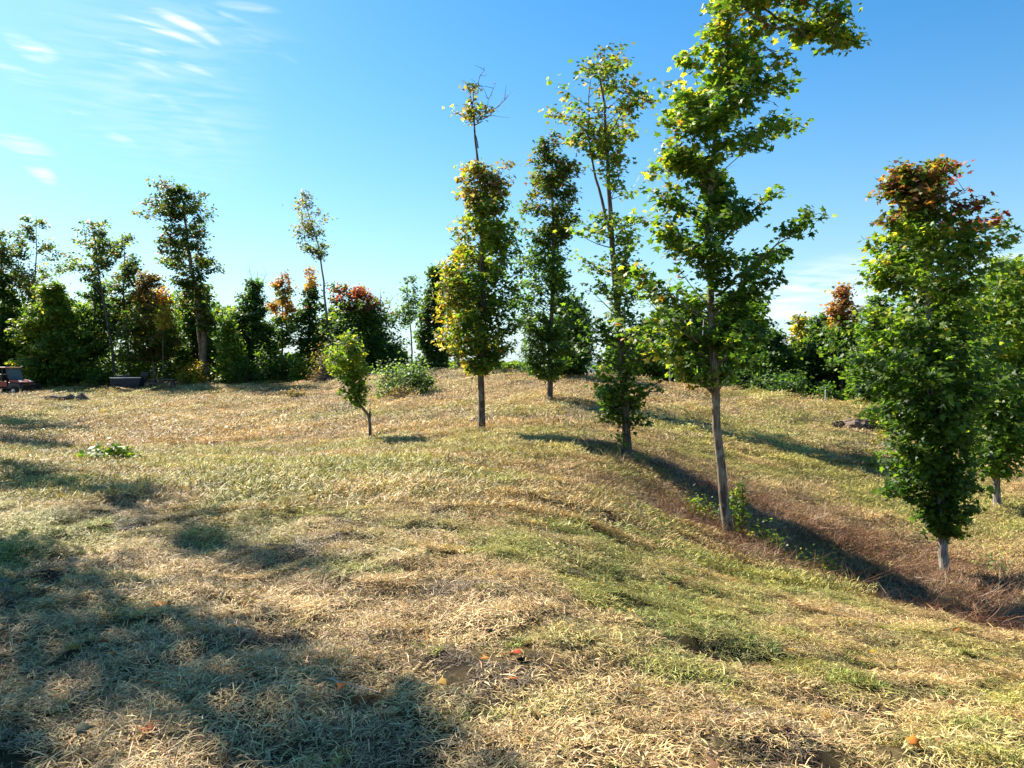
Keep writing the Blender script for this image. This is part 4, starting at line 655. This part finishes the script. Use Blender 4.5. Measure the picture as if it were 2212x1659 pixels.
# ------------------------------------------------------------ fallen leaves on the near ground
LC = dict(orange=(.55,.16,.03), red=(.45,.06,.03), yellow=(.62,.36,.06), rust=(.22,.07,.035), pale=(.10,.105,.07), tan=(.60,.33,.2)); LMAT = {k: simple('fallen_leaf_' + k, v, .95, noise=.25, nscale=30) for k, v in LC.items()}
for _m in LMAT.values(): _m.node_tree.nodes['Principled BSDF'].inputs['Specular IOR Level'].default_value = .08
def ground_leaf(lab, x, y, c, size, seed):
    g = np.random.default_rng(seed); X, Y = gpt(x, y); T, Fc = TPL['maple']; rot = g.uniform(0, 6.28); v = T.copy(); v[:, 1] -= .45; v[:, 2] = .22 * (v[:, 0] ** 2) + .14 * np.sin(v[:, 1] * 3 + seed); cs, sn = math.cos(rot), math.sin(rot)
    V_ = np.stack([(v[:, 0] * cs - v[:, 1] * sn), (v[:, 0] * sn + v[:, 1] * cs), v[:, 2]], 1) * size; tx, ty = g.normal(0, .35, 2) ; V_ *= .82; V_[:, 2] += V_[:, 0] * tx * .5 + V_[:, 1] * ty * .6
    o = mesh_np('fallen_leaf', V_, Fc, LMAT[c]); o.location = (X, Y, gz(X, Y) + .036); md = o.modifiers.new('thick', 'SOLIDIFY'); md.thickness = .0015; tag(o, lab, 'leaf', 'fallen maple leaves on the grass')
for i, (lab, x, y, c, s_) in enumerate((('curled orange maple leaf on the lit edge at left foreground', 350,1316,'orange',.13),('rust brown leaf touching the curled orange one at left', 366,1323,'rust',.09),('bright red maple leaf on straw in the centre foreground', 1112,1424,'red',.14),
   ('orange leaf just left of the bright red maple leaf', 1052,1438,'orange',.10),('yellow leaf in the bottom left shade, caught by sun', 366,1508,'yellow',.10),('upright orange-red leaf left of the yellow leaf', 328,1519,'orange',.085),('small orange leaf in the lower centre shade', 736,1518,'orange',.07),
   ('crumpled dark red leaf near the bottom left corner', 316,1628,'rust',.10),('pale grey-green leaf near the bottom left corner', 182,1612,'pale',.085),('narrow orange-brown leaf in the left shade', 246,1444,'orange',.08),('faded tan leaf on straw in the right foreground', 1841,1436,'tan',.12),
   ('red-orange leaf at the bottom right of the foreground', 1976,1630,'orange',.075),('small orange leaf below the bright red maple leaf', 1110,1494,'orange',.07),('tan leaf near the dark rut right of centre', 1165,1342,'tan',.08),('small tan curled leaf near the upper left shade', 470,1396,'rust',.06))):
    ground_leaf(lab, x, y, c, s_, i + 5)

nl = 420; lx = np.concatenate([rng.uniform(-4, 5, 170), rng.normal(3.6, 1.0, 110), rng.normal(8.4, 1.3, 90), rng.normal(3, .9, 50)]); ly = np.concatenate([rng.uniform(2.9, 11, 170), rng.normal(12.6, 1.2, 110), rng.normal(14.8, 1.2, 90), rng.normal(17.2, 1, 50)])
lp = np.stack([lx, ly, Gh(lx, ly) + rng.uniform(.02, .045, nl)], 1); lc = np.array([LC[k] for k in rng.choice(['rust', 'tan', 'orange', 'yellow', 'rust'], nl)]) * rng.uniform(.5, 1., (nl, 1))
Vv, Ff, Cv = leaves(lp, lc, .052, 'star', None, .8); lt = mesh_np('leaf_litter', Vv, Ff, M['weed'], Cv); tag(lt, 'small dry brown and orange leaf bits strewn over the grass', 'leaf litter', kind='stuff')
# ------------------------------------------------------------ trees outside the frame that shade the left foreground
def offtree(label, X, Y, Hh, wd, z0, seed, nb=70, lpb=60, size=.15, air=.1):
    g = np.random.default_rng(seed); b = np.array((X, Y, gz(X, Y) - .05)); root = empty('maple_tree', tuple(b)); tag(root, label, 'tree', 'maples left of the picture'); mb = Mesh(); mb.tube([(0,0,0),(.05,0,Hh*.3),(-.03,.05,Hh*.6),(0,0,Hh)], [.14,.11,.08,.02], 8); P_ = []
    for i in range(nb):
        z = z0 + (Hh - z0) * g.random(); w = wd * math.sin(math.pi * min(.95, max(.12, (z - z0) / (Hh - z0) * .8 + .15))) * g.uniform(.5, 1.05); ph = g.uniform(0, 6.283); tip = np.array((math.cos(ph) * w, math.sin(ph) * w, z)); s0 = np.array((0, 0, z - w * .5)); mb.tube([s0, (s0 + tip) / 2 - (0, 0, .05), tip], [.03,.02,.008], 4, cap=False)
        u = g.beta(2, 1.1, lpb)[:, None]; P_.append(s0 + (tip - s0) * u + g.normal(0, .2, (lpb, 3)))
    mb.build('trunk', M['bark'], root, smooth=True); pp = np.vstack(P_); k = gapf(pp, seed, 1.6) > -.5 + air; pp = pp[k]; Vv, Ff, Cv = leaves(pp, pick('green', len(pp), g), size, 'star', g=g); cr = mesh_np('crown', Vv, Ff, M['leaf'], Cv, parent=root); cr['kind'] = 'stuff'
offtree('maple outside the left edge whose shade crosses the middle left grass', -13.5, 17.3, 14.3, 1.15, 7, 501, nb=44, lpb=55, air=.25)
offtree('maple just outside the left edge whose shade fills the near corner', -9.0, 10.5, 12.4, 1.3, 4.0, 502, nb=84, lpb=70, air=.17)
offtree('narrow maple outside the left edge shading the very corner', -9.7, 9.6, 12, 1.2, 3.6, 506, nb=76, lpb=66, air=.12)
offtree('maple outside the left edge shading the dip', -26.9, 34.6, 17.6, 1.9, 5, 504, nb=90, size=.22)
offtree('second maple outside the left edge shading the left slope', -30.6, 42, 18.2, 1.8, 8, 505, nb=80, size=.22)

# ------------------------------------------------------------ grass, straw and thatch (countless): instanced tufts
def tuft(name, g, n, ext, ln, wid, flat, hz, jit=.3, base=(1, 1, 1), curve=.4, cl=0):
    Vs, Fs, Cs = [], [], []; cen = g.uniform(-ext, ext, (cl, 2)) if cl else None
    p = g.uniform(-ext, ext, (n, 2)) if not cl else cen[g.integers(0, cl, n)] + g.normal(0, ext * .12, (n, 2))
    for i in range(n):
        a = g.uniform(0, 6.283); el = g.uniform(*flat); l_ = g.uniform(*ln); w = wid * g.uniform(.6, 1.3); z = g.uniform(0, hz); d = np.array((math.cos(a) * math.cos(el), math.sin(a) * math.cos(el), math.sin(el))); s = np.array((-math.sin(a), math.cos(a), g.normal(0, .4))) * w / 2
        p0 = np.array((p[i, 0], p[i, 1], z)); p1 = p0 + d * l_ * .5 + g.normal(0, .06, 3) * l_; d2 = d + np.array((math.cos(a), math.sin(a), -curve * 1.6)) * curve * .5 + g.normal(0, .25, 3) * jit; p2 = p1 + d2 / np.linalg.norm(d2) * l_ * .5
        b0 = len(Vs); Vs += [p0 - s * .8, p0 + s * .8, p1 + s, p1 - s, p2]; Fs += [(b0, b0 + 1, b0 + 2), (b0, b0 + 2, b0 + 3), (b0 + 3, b0 + 2, b0 + 4)]
        c = np.array(base) * g.uniform(.3, 1.5) * (1 + g.normal(0, .07, 3)); Cs += [c, c, c, c, c]
    return mesh_np(name, np.array(Vs), np.array(Fs), M['blade'], np.clip(np.array(Cs), 0, 1.6), link=False)
src = bpy.data.collections.new('tuft_sources'); g = np.random.default_rng(5); TF = []
for k in range(4): TF.append(tuft('a%d_straw' % k, g, 560, .2, (.02, .08), .0036, (-.05, .55), .028, curve=.5))                                   # 0-3 lying straw
for k in range(4): TF.append(tuft('b%d_tuft' % k, g, 170, .085, (.025, .065), .004, (.4, 1.35), .004, curve=.7, cl=6))                     # 4-7 upright tufts
for k in range(3): TF.append(tuft('c%d_mid' % k, g, 620, .5, (.04, .13), .0095, (-.02, .9), .04))                                        # 8-10 mid distance
for k in range(3): TF.append(tuft('d%d_far' % k, g, 1000, 1.3, (.07, .17), .019, (.0, .9), .05, cl=120))                                  # 11-13 far
for k in range(2): TF.append(tuft('e%d_stems' % k, g, 90, .45, (.25, .7), .008, (0., .7), .05, jit=.8))                                 # 14-15 bramble stems
for o in TF: src.objects.link(o)
def scatter(xr, yr, step, k0, k1, sc=(.8, 1.3), prob=None, tmul=1.3, jc=(.7, 1.15), gcol=None, frame=1.45, slopeclip=None):
    x = np.arange(xr[0], xr[1], step); y = np.arange(yr[0], yr[1], step); X, Y = [a.ravel() for a in np.meshgrid(x, y)]; X = X + rng.uniform(-.5, .5, X.size) * step; Y = Y + rng.uniform(-.5, .5, Y.size) * step
    k = np.abs(X) < Y * .665 * 1.06 + .8; X, Y = X[k], Y[k]; c, gr, rd, so = field(X, Y)
    if prob is not None: k = rng.random(len(X)) < prob(X, Y, gr, rd, so); X, Y, c, gr = X[k], Y[k], c[k], gr[k]
    if gcol is not None: c = gcol(c, gr, len(X))
    e = .12; z = Gh(X, Y); dx = (Gh(X + e, Y) - Gh(X - e, Y)) / (2 * e); dy = (Gh(X, Y + e) - Gh(X, Y - e)) / (2 * e)
    n = len(X); rot = np.stack([np.arctan(dy), -np.arctan(dx), np.zeros(n)], 1)
    return dict(p=np.stack([X, Y, z - .004], 1), rot=rot, spin=rng.uniform(0, 6.283, n), idx=rng.integers(k0, k1 + 1, n), s=rng.uniform(sc[0], sc[1], n), c=c * tmul * rng.uniform(*jc, (n, 1)))
def tuftcol(c, gr, n):
    a = np.where((rng.random(n) < .2 + .5 * gr)[:, None], np.array((.20,.28,.045)), np.array((.46,.39,.12))); return c * .35 + a * .65
S = [scatter((-8, 8), (2.3, 9.5), .20, 0, 3, prob=lambda X, Y, gr, rd, so: (1 - .72 * np.clip(so, 0, 1)) * .86),
     scatter((-8, 8), (2.3, 9.5), .20, 4, 7, (.6, 1.25), prob=lambda X, Y, gr, rd, so: (.24 + .75 * gr) * (1 - np.clip(so, 0, 1) * .8), gcol=tuftcol),
     scatter((-20, 20), (9.0, 26), .36, 8, 10, (.7, 1.2), jc=(.6, 1.2), prob=lambda X, Y, gr, rd, so: 1 - .9 * np.clip(so, 0, 1)),
     scatter((-14, 14), (9.0, 20), .34, 4, 7, (1.0, 1.9), prob=lambda X, Y, gr, rd, so: (.05 + .6 * gr), gcol=tuftcol),
     scatter((-46, 46), (24, 62), .9, 11, 13, (.7, 1.2), jc=(.62, 1.2), prob=lambda X, Y, gr, rd, so: .82 + 0 * gr),
     scatter((1, 12), (8, 20), .30, 14, 15, (.5, 1.0), prob=lambda X, Y, gr, rd, so: np.clip(rd * 1.1, 0, .75), gcol=lambda c, gr, n: np.where((rng.random(n) < .6)[:, None], np.array((.17,.08,.042)), np.array((.30,.20,.12))))]
for s_ in S:
    r_ = rng.random(len(s_['idx']))
cat_ = lambda k: np.concatenate([s_[k] for s_ in S])
pp = cat_('p'); me = bpy.data.meshes.new('grass'); me.vertices.add(len(pp)); me.vertices.foreach_set('co', pp.astype(np.float32).ravel())
for nm, ty, arr, fld in (('rot', 'FLOAT_VECTOR', cat_('rot'), 'vector'), ('spin', 'FLOAT', cat_('spin'), 'value'), ('idx', 'INT', cat_('idx').astype(np.int32), 'value'), ('sc', 'FLOAT', cat_('s'), 'value')):
    at = me.attributes.new(nm, ty, 'POINT'); at.data.foreach_set(fld, arr.astype(np.float32).ravel() if ty != 'INT' else arr)
at = me.attributes.new('tint', 'FLOAT_COLOR', 'POINT'); cc = np.ones((len(pp), 4), np.float32); cc[:, :3] = cat_('c'); at.data.foreach_set('color', cc.ravel())
grass = bpy.data.objects.new('grass', me); COL.objects.link(grass); tag(grass, 'mown straw and green grass covering the slopes', 'grass', kind='stuff')
ng = bpy.data.node_groups.new('scatter_tufts', 'GeometryNodeTree'); ng.interface.new_socket('Geometry', in_out='INPUT', socket_type='NodeSocketGeometry'); ng.interface.new_socket('Geometry', in_out='OUTPUT', socket_type='NodeSocketGeometry')
q = ng.nodes.new; gi, go = q('NodeGroupInput'), q('NodeGroupOutput'); ci = q('GeometryNodeCollectionInfo'); ci.inputs[0].default_value = src; ci.inputs['Separate Children'].default_value = True; ci.inputs['Reset Children'].default_value = True
ip = q('GeometryNodeInstanceOnPoints'); ip.inputs['Pick Instance'].default_value = True
def na(nm, ty):
    a = q('GeometryNodeInputNamedAttribute'); a.data_type = ty; a.inputs[0].default_value = nm; return a.outputs[0]
ng.links.new(gi.outputs[0], ip.inputs['Points']); ng.links.new(ci.outputs[0], ip.inputs['Instance']); ng.links.new(na('idx', 'INT'), ip.inputs['Instance Index']); ng.links.new(na('sc', 'FLOAT'), ip.inputs['Scale'])
e2r = q('FunctionNodeEulerToRotation'); ng.links.new(na('rot', 'FLOAT_VECTOR'), e2r.inputs[0]); ng.links.new(e2r.outputs[0], ip.inputs['Rotation'])
ri = q('GeometryNodeRotateInstances'); cx = q('ShaderNodeCombineXYZ'); ng.links.new(na('spin', 'FLOAT'), cx.inputs[2]); e3 = q('FunctionNodeEulerToRotation'); ng.links.new(cx.outputs[0], e3.inputs[0]); ng.links.new(ip.outputs[0], ri.inputs[0]); ng.links.new(e3.outputs[0], ri.inputs['Rotation'])
ng.links.new(ri.outputs[0], go.inputs[0]); md = grass.modifiers.new('scatter', 'NODES'); md.node_group = ng
print('tufts', len(pp), 'tris', sum(len(o.data.polygons) for o in SC.objects if o.type == 'MESH'))
